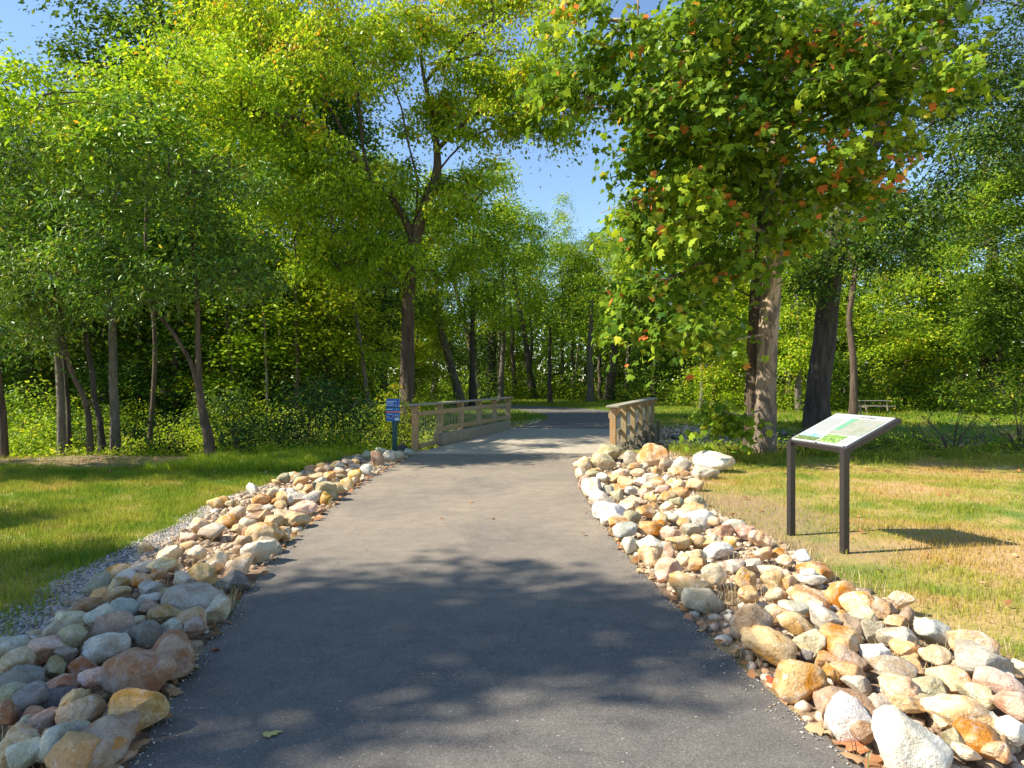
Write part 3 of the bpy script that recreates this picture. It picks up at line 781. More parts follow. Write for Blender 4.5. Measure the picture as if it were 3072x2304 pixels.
for key, (Zr, txt) in HERO.items():
    for ln in txt.split('\n'):
        p = ln.split(); cx_, cy_, w_, h_, rot = map(float, p[:5]); cname, ang = p[5], float(p[6]); lab = ' '.join(p[7:]) or None; seed += 1
        px, py = Zr[0] + cx_ * Zr[2], Zr[1] + cy_ * Zr[2]; w = w_ * Zr[2]; h = h_ * Zr[2]
        zc = .08
        for it in range(3):
            Y = F * (CH - zc) / (py - HY); wm = w * Y / F * 1.18; hm = h * Y / F * 1.2; e = math.atan2(CH, Y); b = wm / 2 * .85
            cs = math.sqrt(max((hm / 2) ** 2 - (b * math.sin(e)) ** 2, (.36 * hm) ** 2)) / math.cos(e); cs = min(max(cs, .30 * wm), .60 * wm); zc = min(cs * .72, .5)
        X = (px - CX) / F * Y
        # keep the asphalt clear: push rocks off the edge
        if Y < 14.2:
            if X < 0: X = min(X, float(xint(LIN, Y)) - b * .62)
            else: X = max(X, float(xint(RIN, Y)) + b * .62)
        if cs < .09: zc += .05
        add_rock(X, Y, zc, (wm, wm * .95, cs * 2), 0.0, -R(rot), cname, ang, lab, seed, 1 if w > 55 else 0)
print('hero rocks', len(ROCKS))
# filler rocks between the measured ones, up to ~300 in all
rng = np.random.default_rng(77)
warm = ['tan', 'peach', 'cream', 'orange', 'palegrey', 'yellow', 'brown', 'white', 'grey', 'pink', 'golden', 'olive']; 
def in_bed(x, y, m=.0):
    l = (x < xint(LIN, y) - .05 - m) & (x > xint(LOUT, y) + m); r = (x > xint(RIN, y) + .05 + m) & (x < xint(ROUT, y) - m)
    return ((l & (y < 15.2)) | (r & (y < 14.9))) & (y > 1.9)
tries = 0
nh = len(ROCKS)
while len(ROCKS) < 312 and tries < 60000:
    tries += 1
    y = rng.uniform(2.2, 14.8); x = rng.uniform(-4.5, 6)
    if tries < 2600: y = rng.uniform(4.2, 12.5); x = rng.uniform(-4, -2)
    if abs(x) > .76 * y + .25 or not in_bed(x, y, .05): continue
    s = rng.uniform(.14, .30); A = np.array([(r['x'], r['y'], r['r']) for r in ROCKS])
    d = np.hypot(A[:, 0] - x, A[:, 1] - y) - A[:, 2] * .75
    if d.min() < s * .30: continue
    seed += 1; dims = (s * 1.1, s * rng.uniform(.7, 1), s * rng.uniform(.5, .75))
    left = x < 0
    cn = rng.choice(warm) if not left or y > 5 else rng.choice(['brown', 'mauve', 'slate', 'olive', 'grey', 'palegrey', 'tan', 'rust', 'bluegrey'])
    add_rock(x, y, .02 + dims[2] * .3, dims, rng.uniform(0, 3.1), rng.uniform(-.4, .4), str(cn), float(rng.uniform(.2, .9)), None, seed, 0)
print('rocks', len(ROCKS), tries)
# labels
LMK = [r for r in ROCKS if r['lm']]
def place(r):
    side = 'left' if r['x'] < 0 else 'right'
    di = abs(r['x'] - float(xint(LIN if r['x'] < 0 else RIN, r['y']))); do = abs(r['x'] - float(xint(LOUT if r['x'] < 0 else ROUT, r['y'])))
    return 'on the asphalt edge' if di < .28 else ('at the grassy edge' if do < .3 else None)
used = {}
def short(lm): 
    return ' '.join(lm.split()[:5]) if len(lm.split()) > 5 else lm
for r in LMK: r['o']['label'] = (r['lm'] + (' in the left rock bed' if r['x'] < 0 else ' in the right rock bed')) if len(r['lm'].split()) < 7 else r['lm']; used[r['o']['label']] = [r]
for r in ROCKS:
    if r['lm']: continue
    sz = 'fist-sized' if r['s'] < .15 else 'small' if r['s'] < .22 else 'medium' if r['s'] < .34 else 'large'
    shp = 'rounded' if r['a'] < .4 else ('blocky' if r['a'] < .7 else 'jagged'); 
    if r['h'] < .42 * r['s']: shp = 'flat'
    same = [m for m in LMK if (m['x'] < 0) == (r['x'] < 0) and len(m['lm'].split()) <= 6]
    same.sort(key=lambda m: math.hypot(m['x'] - r['x'], (m['y'] - r['y'])))
    opts = []
    for m in same[:3]:
        dx, dy = r['x'] - m['x'], r['y'] - m['y']
        rel = ('right of' if dx > 0 else 'left of') if abs(dx) > abs(dy) * .7 else ('behind' if dy > 0 else 'in front of')
        far = 'just ' if math.hypot(dx, dy) - m['r'] - r['r'] < .25 else ''
        opts.append(f"{far}{rel} the {m['lm']}")
    pl = place(r); ok = False
    for e in opts:
        for extra in (None, pl):
            L = f"{sz} {NAMEC[r['c']]} {shp} rock {(extra + ', ') if extra else ''}{e}"
            if len(L.split()) <= 16 and L not in used: used[L] = [r]; r['o']['label'] = L; ok = True; break
        if ok: break
    if not ok:
        L = f"{sz} {NAMEC[r['c']]} {shp} rock {opts[0]}"; used.setdefault(L, []).append(r); r['o']['label'] = L
for L, rs in used.items():
    for r in rs: r['o']['group'] = 'rocks edging the path' if len(rs) == 1 else 'rocks alike: ' + L[:50]
for r in ROCKS: r['o']['group'] = r['o']['group'] if len(used.get(r['o']['label'], [0])) > 1 else ('rocks lining the left edge of the path' if r['x'] < 0 else 'rocks lining the right edge of the path')

def pebbles(name, pts, smin, smax, mats, seed, flatz=.6, kind='stuff', label=None):
    """many tiny stones in one mesh (uncountable)"""
    rng = np.random.default_rng(seed); V0, F0 = ICO1; n = len(pts); k = len(V0)
    s = rng.uniform(smin, smax, (n, 1, 1)) ** 1; sc = np.stack([rng.uniform(.7, 1.3, n), rng.uniform(.6, 1.1, n), rng.uniform(.4, flatz + .2, n)], -1)[:, None]
    jit = 1 + rng.uniform(-.25, .25, (n, k, 1)); a = rng.uniform(0, 6.28, n); c, s_ = np.cos(a), np.sin(a)
    V = V0[None] * jit * sc * s; x = V[..., 0] * c[:, None] - V[..., 1] * s_[:, None]; y = V[..., 0] * s_[:, None] + V[..., 1] * c[:, None]
    V = np.stack([x, y, V[..., 2]], -1) + np.asarray(pts)[:, None]
    Fs = (F0[None] + (np.arange(n) * k)[:, None, None]).reshape(-1, 3); tint = np.repeat(rng.uniform(0, 1, n), k)
    o = mesh_obj(name, V.reshape(-1, 3), Fs, mats, attr={'tint': tint}, smooth=False)
    tag(o, kind=kind); return o
def tintmat(name, stops, rough=.9):
    m, t, b = newmat(name); a = N(t, "ShaderNodeAttribute", attribute_name="tint"); t.links.new(ramp(t, a.outputs['Fac'], stops), b.inputs['Base Color']); b.inputs['Roughness'].default_value = rough; return m
gm = tintmat('gravel stones', [(0, (.13, .12, .11)), (.4, (.30, .275, .25)), (.75, (.50, .46, .40)), (1, (.46, .32, .19))])
sm_ = tintmat('rubble stones', [(0, (.22, .17, .12)), (.3, (.42, .30, .18)), (.6, (.55, .42, .28)), (.85, (.62, .55, .45)), (1, (.45, .22, .09))])
# gravel strip between left lawn and rocks
rng = np.random.default_rng(4); n = 26000; y = rng.uniform(1.8, 12, n) ** 1.0; w = np.interp(y, [2, 4, 5, 6.5, 9, 12], [.95, .75, .48, .34, .2, .1])
x = xint(LOUT, y) + .1 - rng.uniform(0, 1, n) ** 1.5 * w - .06 * wob(y * 3, y); k = rng.uniform(0, 1, n) < np.interp(y, [2, 6, 12], [1, .6, .4])
pebbles('gravel', np.stack([x, y, H(x, y) + .004], -1)[k], .007, .020, gm, 6)
# rubble under and between the rocks
n = 30000; x = rng.uniform(-4.6, 7, n); y = rng.uniform(1.9, 15, n); k = in_bed(x, y) & (np.abs(x) < .8 * y + .3); x, y = x[k], y[k]
pebbles('small_rubble', np.stack([x, y, H(x, y) + .006], -1), .014, .055, sm_, 8)
# dark wet creek rocks
n = 2600; x = rng.uniform(-6, 12, n); y = 19.6 + .13 * (x - 1) + rng.normal(0, 1.5, n); k = (np.abs(y - 19.6 - .13 * (x - 1)) < 3) & ~((x > -2.4 + (y - 15) * .273) & (x < 2.4 + (y - 15) * .29)); x, y = x[k], y[k]
pebbles('creek_stones', np.stack([x, y, H(x, y) + .03], -1), .05, .22, tintmat('creek stone', [(0, (.05, .055, .06)), (.6, (.17, .17, .16)), (.9, (.35, .28, .2)), (1, (.5, .42, .32))]), 9)
n = 3000; y = rng.uniform(1.9, 14, n); d = np.abs(rng.normal(0, .07, n)); sd = rng.uniform(0, 1, n) < .5; x = np.where(sd, xint(LIN, y) + d - .02, xint(RIN, y) - d + .02)
pebbles('edge_grit', np.stack([x, y, 0 * x + .016], -1), .002, .007, gm, 12)
# gravel shoulder beyond the bridge
n = 5000; t_ = rng.uniform(0, 1, n); x = -.3 + 2.4 * t_ + rng.normal(0, .5, n); y = 23.9 + 3.4 * t_ + rng.normal(0, .6, n); k = ~on_path(x, y)
x2 = rng.uniform(4.9, 8.5, n); y2 = 23.0 + rng.normal(0, .9, n) + (x2 - 5) * .2
x = np.concatenate([x[k], x2]); y = np.concatenate([y[k], y2]); pebbles('shoulder_gravel', np.stack([x, y, H(x, y) + .01], -1), .02, .07, sm_, 10)

# ------------------------------------------------------------------ vegetation
LEAF_OVAL = (np.array([(0, 0, 0), (-.27, .42, .07), (0, 1, -.10), (.27, .42, .07)]), np.array([(0, 3, 2), (0, 2, 1)]))
LEAF_NARROW = (np.array([(0, 0, 0), (-.17, .45, .05), (0, 1, -.16), (.17, .45, .05)]), np.array([(0, 3, 2), (0, 2, 1)]))
def lobed(pts):
    P = [(0, .35, 0)] + [(x, y, -.34 * x * x * 1.2 - .30 * max(0, y - .35) ** 1.3 + .05 * math.sin(9 * x + 4 * y)) for x, y in pts]; n = len(pts)
    return np.array(P), np.array([(0, 1 + i, 1 + (i + 1) % n) for i in range(n)])
LEAF_LOBED = lobed([(0, 0), (.30, -.06), (.58, .22), (.36, .36), (.50, .66), (.20, .62), (0, 1.0), (-.20, .62), (-.50, .66), (-.36, .36), (-.58, .22), (-.30, -.06)])
LEAF_MAPLE = lobed([(0, 0), (.42, .18), (.26, .42), (.30, .72), (0, 1.0), (-.30, .72), (-.26, .42), (-.42, .18)])
def leaves(name, P, out, size, mat, parent=None, tpl=LEAF_OVAL, seed=0, up=1.0, droop=.5, tint=None, svar=.3):
    """P (n,3) leaf bases, out (n,3) outward hints; leaves face mostly up and out, tips hang"""
    rng = np.random.default_rng(seed); T, Fc = tpl; n = len(P); k = len(T)
    nrm = rng.normal(0, .62, (n, 3)) + out * .35 + np.array([0, 0, up * .75]) + np.array(SUNV) * .55; nrm /= np.linalg.norm(nrm, axis=1)[:, None]
    d = rng.normal(0, .8, (n, 3)) + out * .8 + np.array([0, 0, -droop]); d -= nrm * np.sum(d * nrm, 1)[:, None]; d /= np.linalg.norm(d, axis=1)[:, None] + 1e-9
    s = np.cross(d, nrm); sz = size * rng.uniform(1 - svar, 1 + svar, n)
    V = P[:, None] + sz[:, None, None] * (T[None, :, 0:1] * s[:, None] + T[None, :, 1:2] * d[:, None] + T[None, :, 2:3] * nrm[:, None])
    Fs = (Fc[None] + (np.arange(n) * k)[:, None, None]).reshape(-1, 3)
    if tint is None: tint = rng.uniform(0, 1, n)
    return mesh_obj(name, V.reshape(-1, 3), Fs, mat, parent, attr={'tint': np.repeat(np.clip(tint, 0, 1), k)})

def skeleton(trunk, limbs, blobs, seed, tw=1.0, step=.8, taper=2.3, tip=.006):
    """trunk: [(x,y,z,r)]; limbs: list of [(x,y,z)...]; blobs: (cx,cy,cz,rx,ry,rz,count) -> nodes, parents, radii, tips"""
    rng = np.random.default_rng(seed); P = []; par = []; fixed = []
    def addline(pts, par0, fr=None):
        last = par0
        for i in range(len(pts) - 1):
            a = np.array(pts[i][:3], float); b = np.array(pts[i + 1][:3], float); L = np.linalg.norm(b - a); m = max(1, int(L / (step * .7)))
            for q in range(m if i < len(pts) - 2 else m + 1):
                t = q / m
                if q == 0 and i == 0 and par0 >= 0 and np.linalg.norm(P[par0] - a) < .05: continue
                P.append(a * (1 - t) + b * t); par.append(last); last = len(P) - 1
                fixed.append(fr and (trunk[i][3] * (1 - t) + trunk[i + 1][3] * t))
    addline(trunk, -1, True); nt_ = len(P)
    for lb in limbs:
        A = np.array(P); j = int(np.argmin(np.linalg.norm(A - np.array(lb[0][:3]), axis=1))); addline([tuple(A[j])] + list(lb[1:]), j)
    ns = len(P); ntip0 = len(P); Q = []
    for (cx, cy, cz, rx, ry, rz, c) in blobs:
        ksub = max(1, int(round(c / 8))); v = rng.normal(size=(ksub, 3)); v /= np.linalg.norm(v, axis=1)[:, None]; v *= rng.uniform(0, 1, (ksub, 1)) ** .42
        v = np.repeat(v, int(math.ceil(c / ksub)), axis=0)[:c]; v = v + rng.normal(0, .20, v.shape) * np.array([1, 1, .55])
        Q.append(v * np.array([rx, ry, rz]) + np.array([cx, cy, cz]))
    Q = np.concatenate(Q); A = np.array(P); D = np.min(np.linalg.norm(Q[:, None] - A[None], axis=2), axis=1); order = np.argsort(D)
    cap = len(P) + len(Q) * 14; buf = np.zeros((cap, 3)); buf[:len(P)] = A; cnt = len(P); tips = []
    for qi in order:
        q = Q[qi]; a = buf[:cnt]; dv = q - a; dist = np.sqrt((dv * dv).sum(1)); cost = dist + .5 * np.clip(a[:, 2] - q[2], 0, None); cost[:min(3, nt_)] += 50
        j = int(np.argmin(cost)); p0 = buf[j].copy(); L = dist[j]; m = max(1, int(math.ceil(L / step))); last = j
        for s_ in range(1, m + 1):
            t = s_ / m; pt = p0 * (1 - t) + q * t
            if s_ < m: pt = pt + rng.normal(0, .06 * L, 3) * .5 + np.array([0, 0, .10 * L * math.sin(math.pi * t)])
            if cnt >= cap: break
            buf[cnt] = pt; par.append(last); fixed.append(None); last = cnt; cnt += 1
        tips.append(last)
    P = buf[:cnt]; r = np.full(cnt, 0.0)
    acc = np.zeros(cnt)
    for i in range(cnt - 1, -1, -1):
        r[i] = max(tip, acc[i] ** (1 / taper) if acc[i] > 0 else tip)
        if par[i] >= 0: acc[par[i]] += r[i] ** taper
    base = trunk[0][3]; k = base / max(r[0], 1e-6); r = np.where(r > tip * 2, r * min(1.0, k) ** 1, r)
    for i in range(cnt):
        if fixed[i]: r[i] = fixed[i]
    for i in range(cnt):
        if par[i] >= 0: r[i] = min(r[i], r[par[i]] * .97 if not fixed[i] else r[i])
    return P, np.array(par), r, np.array(tips), nt_
def wood(name, P, par, r, mat, parent, minr=.007, trunk=None, sides=14, flare=True, seed=0):
    rng = np.random.default_rng(seed); V = []; Fs = []
    if trunk:   # continuous swept trunk with an uneven, ridged section
        T = catm([t[:3] for t in trunk], 6); rr = np.interp(np.linspace(0, 1, len(T)), np.linspace(0, 1, len(trunk)), [t[3] for t in trunk]); n = sides
        for i, p in enumerate(T):
            t = (T[min(i + 1, len(T) - 1)] - T[max(i - 1, 0)]).normalized(); u = t.cross(Vector((.05, 1, .1))).normalized(); v = t.cross(u)
            fl = 1 + (.55 * math.exp(-i * .55) if flare else 0)
            for k in range(n):
                a = 2 * math.pi * k / n; q = rr[i] * fl * (1 + .06 * math.sin(3 * a + i * .4 + seed) + .035 * math.sin(7 * a + i * .9) + (.18 * math.exp(-i * .6) * math.sin(5 * a + seed) if flare else 0))
                V.append(tuple(p + (u * math.cos(a) + v * math.sin(a)) * q))
        for i in range(len(T) - 1):
            for k in range(n): Fs.append((i * n + k, i * n + (k + 1) % n, (i + 1) * n + (k + 1) % n, (i + 1) * n + k))
    V = np.array(V).reshape(-1, 3); Fq = np.array(Fs, dtype=int).reshape(-1, 4)
    ch = np.array([i for i in range(len(par)) if par[i] >= 0 and r[i] >= minr]); 
    if trunk: ch = ch[ch >= trunk_n(par, P, trunk)]
    if len(ch):
        a = P[par[ch]]; b = P[ch]; ra = np.minimum(r[par[ch]], r[ch] * 1.35); rb = r[ch]; d = b - a; L = np.linalg.norm(d, axis=1)[:, None] + 1e-9; d = d / L; b = b + d * rb[:, None] * .3
        ref = np.where(np.abs(d[:, 2:3]) > .9, np.array([[1., 0, 0]]), np.array([[0, 0, 1.]])); u = np.cross(d, ref); u /= np.linalg.norm(u, axis=1)[:, None]; v = np.cross(d, u); k = 6
        an = np.arange(k) * 2 * math.pi / k; ring = u[:, None] * np.cos(an)[None, :, None] + v[:, None] * np.sin(an)[None, :, None]
        VA = a[:, None] + ring * ra[:, None, None]; VB = b[:, None] + ring * rb[:, None, None]; VV = np.concatenate([VA, VB], 1).reshape(-1, 3)
        q = np.array([(i, (i + 1) % k, k + (i + 1) % k, k + i) for i in range(k)]); FF = (q[None] + (np.arange(len(ch)) * 2 * k + len(V))[:, None, None]).reshape(-1, 4)
        V = np.concatenate([V, VV]); Fq = np.concatenate([Fq, FF])
    return mesh_obj(name, V, Fq, mat, parent, smooth=True)
_tn = {}
def trunk_n(par, P, trunk): return _tn['n']
def crown(name, P, par, r, tips, per, sig, size, mat, parent, tpl=LEAF_OVAL, seed=0, tintf=None, extra=True, up=1.0, droop=.5, flat_=.34, svar=.42):
    """leaves stand in flattened, drooping sprays round each twig end"""
    rng = np.random.default_rng(seed); C = P[tips]; k0_ = len(C)
    if extra:
        thin = np.array([i for i in range(len(par)) if par[i] >= 0 and r[i] < .014 and rng.uniform() < .22]); C = np.concatenate([C, P[thin]]) if len(thin) else C
    cen = C.mean(0); m = len(C); cnt = np.maximum(2, (per * rng.gamma(2.2, 1 / 2.2, m)).astype(int)); idx_ = np.repeat(np.arange(m), cnt); n = len(idx_)
    sc = sig * rng.uniform(.6, 1.35, m); Rx = rng.normal(0, .30, (m, 2))
    off = np.clip(rng.normal(0, 1, (n, 3)), -1.9, 1.9) * sc[idx_, None] * np.array([1, 1, flat_])
    off[:, 2] += off[:, 0] * Rx[idx_, 0] + off[:, 1] * Rx[idx_, 1] - .35 * (off[:, 0] ** 2 + off[:, 1] ** 2) / (sc[idx_] + .05)
    Q = C[idx_] + off; o1 = Q - cen; o1[:, 2] *= .4; o1 /= np.linalg.norm(o1, axis=1)[:, None] + 1e-6
    o2 = off / (np.linalg.norm(off, axis=1)[:, None] + 1e-6); out = o1 * .4 + o2 * .8
    cl = rng.normal(0, .17, m)[idx_]; tint = rng.beta(2.2, 2.2, n) * .9 + cl
    if tintf is not None: tint = tintf(Q, tint, rng)
    return leaves(name, Q, out, size, mat, parent, tpl, seed + 1, up, droop, tint, svar)
def tree(name, base, trunk, limbs, blobs, label, cat='tree', group=None, bark_m='bark_brown', leaf_m='leaf_mid', per=14, sig=.42, size=.11, tpl=LEAF_OVAL, seed=1, sides=14, tintf=None, droop=.5, step=.8, minr=.007, up=1.0, taper=2.3, tipr=.006):
    """coordinates relative to base"""
    root = empty(name, base); tag(root, label, cat, group)
    P, par, r, tips, nt_ = skeleton(trunk, limbs, blobs, seed, step=step, taper=taper, tip=tipr); _tn['n'] = nt_
    wood('trunk', P, par, r, M[bark_m], root, minr, trunk, sides, seed=seed)
    crown('crown', P, par, r, tips, per, sig, size, M[leaf_m], root, tpl, seed, tintf, droop=droop, up=up)
    return root
def rel(pts, b): return [(p[0] - b[0], p[1] - b[1], p[2] - b[2]) + tuple(p[3:]) for p in pts]
def wblob(px, py, Y, rx, ry, rz, n, b):
    """blob given by photo pixel + distance, radii in metres"""
    x, y, z = wp(px, py, Y); return (x - b[0], y - b[1], z - b[2], rx, ry, rz, n)

# --- the big yellow-green tree left of the bridge
bx, by = (1221 - CX) / F * 22, 22.0; b0 = (bx, by, Hs(bx, by) + .5)
b0 = (bx, by, -.25)
tk = [(0, 0, -.8, .31), (.0, 0, .3, .25)] + [(*[q - b0[i] for i, q in enumerate(wp(px, py, 22))], r_) for px, py, r_ in ((1222, 1040, .215), (1225, 900, .20), (1232, 790, .20), (1243, 720, .21), (1262, 660, .19), (1285, 590, .17), (1310, 520, .145), (1311, 450, .11), (1298, 350, .08), (1275, 250, .06), (1262, 160, .045), (1250, 40, .03), (1245, -60, .02))]
def L_(pts, dY): return rel([wp(px, py, 22 + dy) for (px, py), dy in zip(pts, dY)], b0)
limbs = [L_([(1243, 720), (1205, 640), (1165, 575), (1113, 542), (1075, 495), (1042, 450), (961, 385), (880, 350), (760, 331)], [0, -.2, -.5, -.8, -1, -1.2, -1.6, -2, -2.3]),
         L_([(1075, 495), (1040, 420), (1000, 340), (930, 250)], [-1, -.8, -.6, -.4]),
         L_([(1225, 905), (1200, 860), (1165, 815), (1130, 790), (1060, 775), (1010, 800)], [0, -.4, -.8, -1.2, -1.5, -1.6]),
         L_([(1113, 542), (1095, 480), (1085, 400), (1078, 310), (1060, 180)], [-.8, -.6, -.4, -.2, 0]),
         L_([(1243, 720), (1250, 620), (1254, 542), (1235, 470), (1222, 420), (1205, 325), (1170, 230)], [0, -.1, -.3, -.6, -.8, -1, -1.2]),
         L_([(1235, 470), (1262, 400), (1290, 360), (1330, 330)], [-.6, -1, -1.2, -1.5]),
         L_([(1310, 520), (1350, 470), (1400, 420), (1476, 385), (1540, 378), (1601, 380), (1650, 400), (1693, 428)], [0, .1, .1, 0, -.2, -.4, -.6, -.8]),
         L_([(1311, 450), (1360, 400), (1422, 342), (1500, 315), (1600, 322)], [0, -.3, -.6, -1, -1.2]),
         L_([(1300, 560), (1350, 528), (1400, 545), (1450, 575)], [0, -.4, -.6, -.8]),
         L_([(1285, 250), (1340, 170), (1400, 110), (1480, 60)], [0, -.5, -.8, -1])]
B = [wblob(*a, b0) for a in [(640, 240, 20.5, 1.6, 2, 2.2, 60), (760, 160, 20.5, 2.0, 2.2, 2.6, 110), (760, 400, 20, 1.9, 1.8, 1.8, 80), (900, 250, 20.5, 1.9, 2.2, 2.6, 100), (980, 60, 22, 2.3, 2.5, 2.2, 110),
     (1130, 180, 21, 1.8, 2, 2.4, 90), (1150, -20, 22.5, 2.0, 2.2, 1.8, 70), (1380, 150, 21.5, 1.9, 2, 1.9, 90), (1540, 130, 21.5, 1.9, 1.8, 2.0, 90), (1640, 230, 21, 1.2, 1.5, 1.7, 60), (1450, 260, 21.5, 1.7, 1.6, 1.1, 60), (1350, 20, 22.5, 2.0, 2, 1.4, 50),
     (1560, 330, 21.2, 1.6, 1.2, .7, 45), (1450, 420, 21.8, 1.2, 1.0, .55, 20), (1650, 370, 21.2, .8, .8, .4, 14), (1440, 560, 21.6, 1.1, 1, .9, 32), (900, 520, 20, 2.1, 1.8, 1.5, 80), (1020, 660, 20.3, 1.7, 1.6, 1.3, 60), (1120, 760, 20.5, 1.4, 1.3, .9, 45), (1000, 790, 20.3, 1.3, 1.2, .8, 40),
     (1170, 640, 21.6, 1.2, 1.3, 1.2, 40), (1360, 650, 21.5, 1.0, 1.2, 1.2, 30), (1180, 420, 22.5, 1.3, 1.3, 1.3, 30), (1590, 0, 22, 1.9, 1.8, 1.2, 50), (1260, 300, 22.5, 1.1, 1.1, .9, 28), (1360, 380, 22.5, 1.0, 1.0, .8, 26), (1330, 560, 23, .9, .9, .8, 18), (780, -20, 21.5, 2.4, 2.2, 1.6, 80), (1330, 800, 22.4, .9, 1, .9, 20)]]
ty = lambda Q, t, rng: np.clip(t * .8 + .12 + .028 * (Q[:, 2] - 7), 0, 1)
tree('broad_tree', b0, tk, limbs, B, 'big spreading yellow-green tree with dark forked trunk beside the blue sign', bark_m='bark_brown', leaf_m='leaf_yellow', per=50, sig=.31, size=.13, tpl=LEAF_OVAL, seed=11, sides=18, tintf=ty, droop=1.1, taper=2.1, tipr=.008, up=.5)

# --- sycamore pair on the right
sx, sy = (2292 - CX) / F * 15, 15.0; s0 = (sx, sy, -.15)
tk = [(0, 0, -.9, .30)] + [(*[q - s0[i] for i, q in enumerate(wp(px, py, 15))], r_) for px, py, r_ in ((2293, 1290, .235), (2298, 1150, .215), (2306, 1000, .205), (2314, 850, .195), (2320, 720, .19), (2322, 600, .185), (2326, 450, .18), (2340, 250, .15), (2360, 60, .12), (2372, -150, .09), (2380, -350, .05))]
Ls = lambda pts, dY: rel([wp(px, py, 15 + dy) for (px, py), dy in zip(pts, dY)], s0)
limbs = [Ls([(2314, 850), (2230, 800), (2100, 790), (1980, 850), (1900, 900)], [0, -.6, -1.2, -1.6, -1.8]), Ls([(2320, 720), (2200, 640), (2050, 600), (1900, 600), (1800, 640)], [0, -.8, -1.5, -2, -2.2]),
         Ls([(2326, 450), (2200, 360), (2050, 330), (1880, 360), (1760, 300)], [0, -1, -1.8, -2.4, -2.6]), Ls([(2340, 250), (2200, 130), (2000, 90), (1820, 60)], [0, -1, -2, -2.6]),
         Ls([(2320, 700), (2420, 600), (2540, 540), (2680, 520)], [0, -1.2, -2, -2.4]), Ls([(2326, 450), (2450, 360), (2580, 300), (2700, 200)], [0, -1.4, -2.4, -3]), Ls([(2340, 250), (2480, 100), (2600, 30)], [0, -1.4, -2.4]),
         Ls([(2306, 1000), (2200, 1020), (2080, 1000), (1960, 980)], [0, -.6, -1.0, -1.2]), Ls([(2298, 1230), (2240, 1250), (2190, 1240), (2150, 1232)], [0, -.7, -1.0, -1.2])]
B = [wblob(*a, s0) for a in [(1800, 60, 12.6, .9, 1.1, .7, 26), (1760, 220, 12.5, .7, .9, .55, 20), (1880, 200, 12.8, 1.1, 1.2, 1.0, 42), (1930, 400, 12.8, .6, .9, .7, 20), (2020, 90, 12.8, 1.2, 1.4, 1.0, 46), (2020, 350, 13, 1.2, 1.3, 1.1, 50), (1960, 520, 13, .8, 1.0, .7, 28),
     (1910, 660, 13, .6, .9, .5, 20), (2050, 600, 13.2, 1.1, 1.1, 1.0, 46), (2180, 180, 13.2, 1.1, 1.5, 1.3, 44), (2180, 480, 13.6, 1.0, 1.2, 1.1, 40), (1930, 820, 13.2, .7, .9, .6, 26), (2020, 930, 13.4, .9, .9, .75, 36), (1900, 960, 13.4, .55, .7, .4, 15), (2130, 800, 13.6, .95, 1, .9, 36), (2120, 1010, 13.8, .8, .8, .45, 20), 
     (2350, 130, 12.6, 1.2, 1.2, 1.0, 44), (2520, 160, 12.4, 1.2, 1.3, 1.0, 44), (2600, 40, 12.6, .8, 1.1, .7, 20), (2450, 360, 12.6, 1.1, 1.1, .85, 38), (2600, 300, 12.4, 1.0, 1.1, .75, 30), (2480, 560, 13.2, .9, 1, .6, 26), (2620, 520, 12.8, 1.0, .9, .45, 24), (2720, 440, 12.6, .7, .8, .35, 12), (2380, 700, 13.9, .4, .6, .2, 6),
     (2300, -120, 13, 2.0, 1.8, 1.2, 50), (2000, -100, 13, 1.8, 1.6, 1.0, 46), (2600, -120, 13, 1.6, 1.6, 1.0, 30), (2330, 420, 12.8, .8, .9, .7, 26), (2340, 270, 12.8, .7, .9, .6, 20), (2300, 600, 13.2, .6, .8, .4, 14), (2740, 130, 12.4, .9, 1.1, .7, 26), (2720, 300, 12.4, .8, 1.0, .6, 20), (2820, 60, 12.6, .8, 1, .6, 16), (2100, 480, 12.8, .8, .9, .8, 24), (2130, 1230, 13.8, .5, .5, .24, 10), (2190, 1250, 13.9, .4, .4, .22, 8)]]
orange_spots = [(np.array(wp(px, py, Y)) - np.array(s0), rr) for px, py, Y, rr in ((1690, 40, 12.4, .45), (2230, 180, 12.0, .45), (2400, 160, 12.0, .5), (2560, 100, 12, .5), (2200, 260, 12, .4), (2470, 410, 12, .45), (2540, 520, 12, .45), (2700, 490, 12.2, .6), (1940, 560, 12.4, .5), (2250, 640, 12.6, .45), (1840, 560, 12.6, .3), (2150, 600, 12.6, .35), (2660, 560, 12.2, .4), (1980, 700, 12.8, .3))]
def tsyc(Q, t, rng):
    t = np.clip(t * .80 + .04, 0, .83)
    for c, rr in orange_spots:
        k = (np.linalg.norm((Q - c) * np.array([1, .45, 1.3]), axis=1) < rr * .75) & (rng.uniform(0, 1, len(t)) < .38); t[k] = rng.uniform(.9, 1, k.sum())
    k = rng.uniform(0, 1, len(t)) < .03; t[k] = rng.uniform(.86, 1, k.sum()); return t
tree('sycamore_tree', s0, tk, limbs, B, 'pale-trunked sycamore with large lobed leaves, some turned orange, right of the bridge', bark_m='bark_syc', leaf_m='leaf_syc', per=17, sig=.31, size=.135, tpl=LEAF_LOBED, seed=21, sides=20, tintf=tsyc, droop=.5, step=.7, tipr=.007, up=.55)
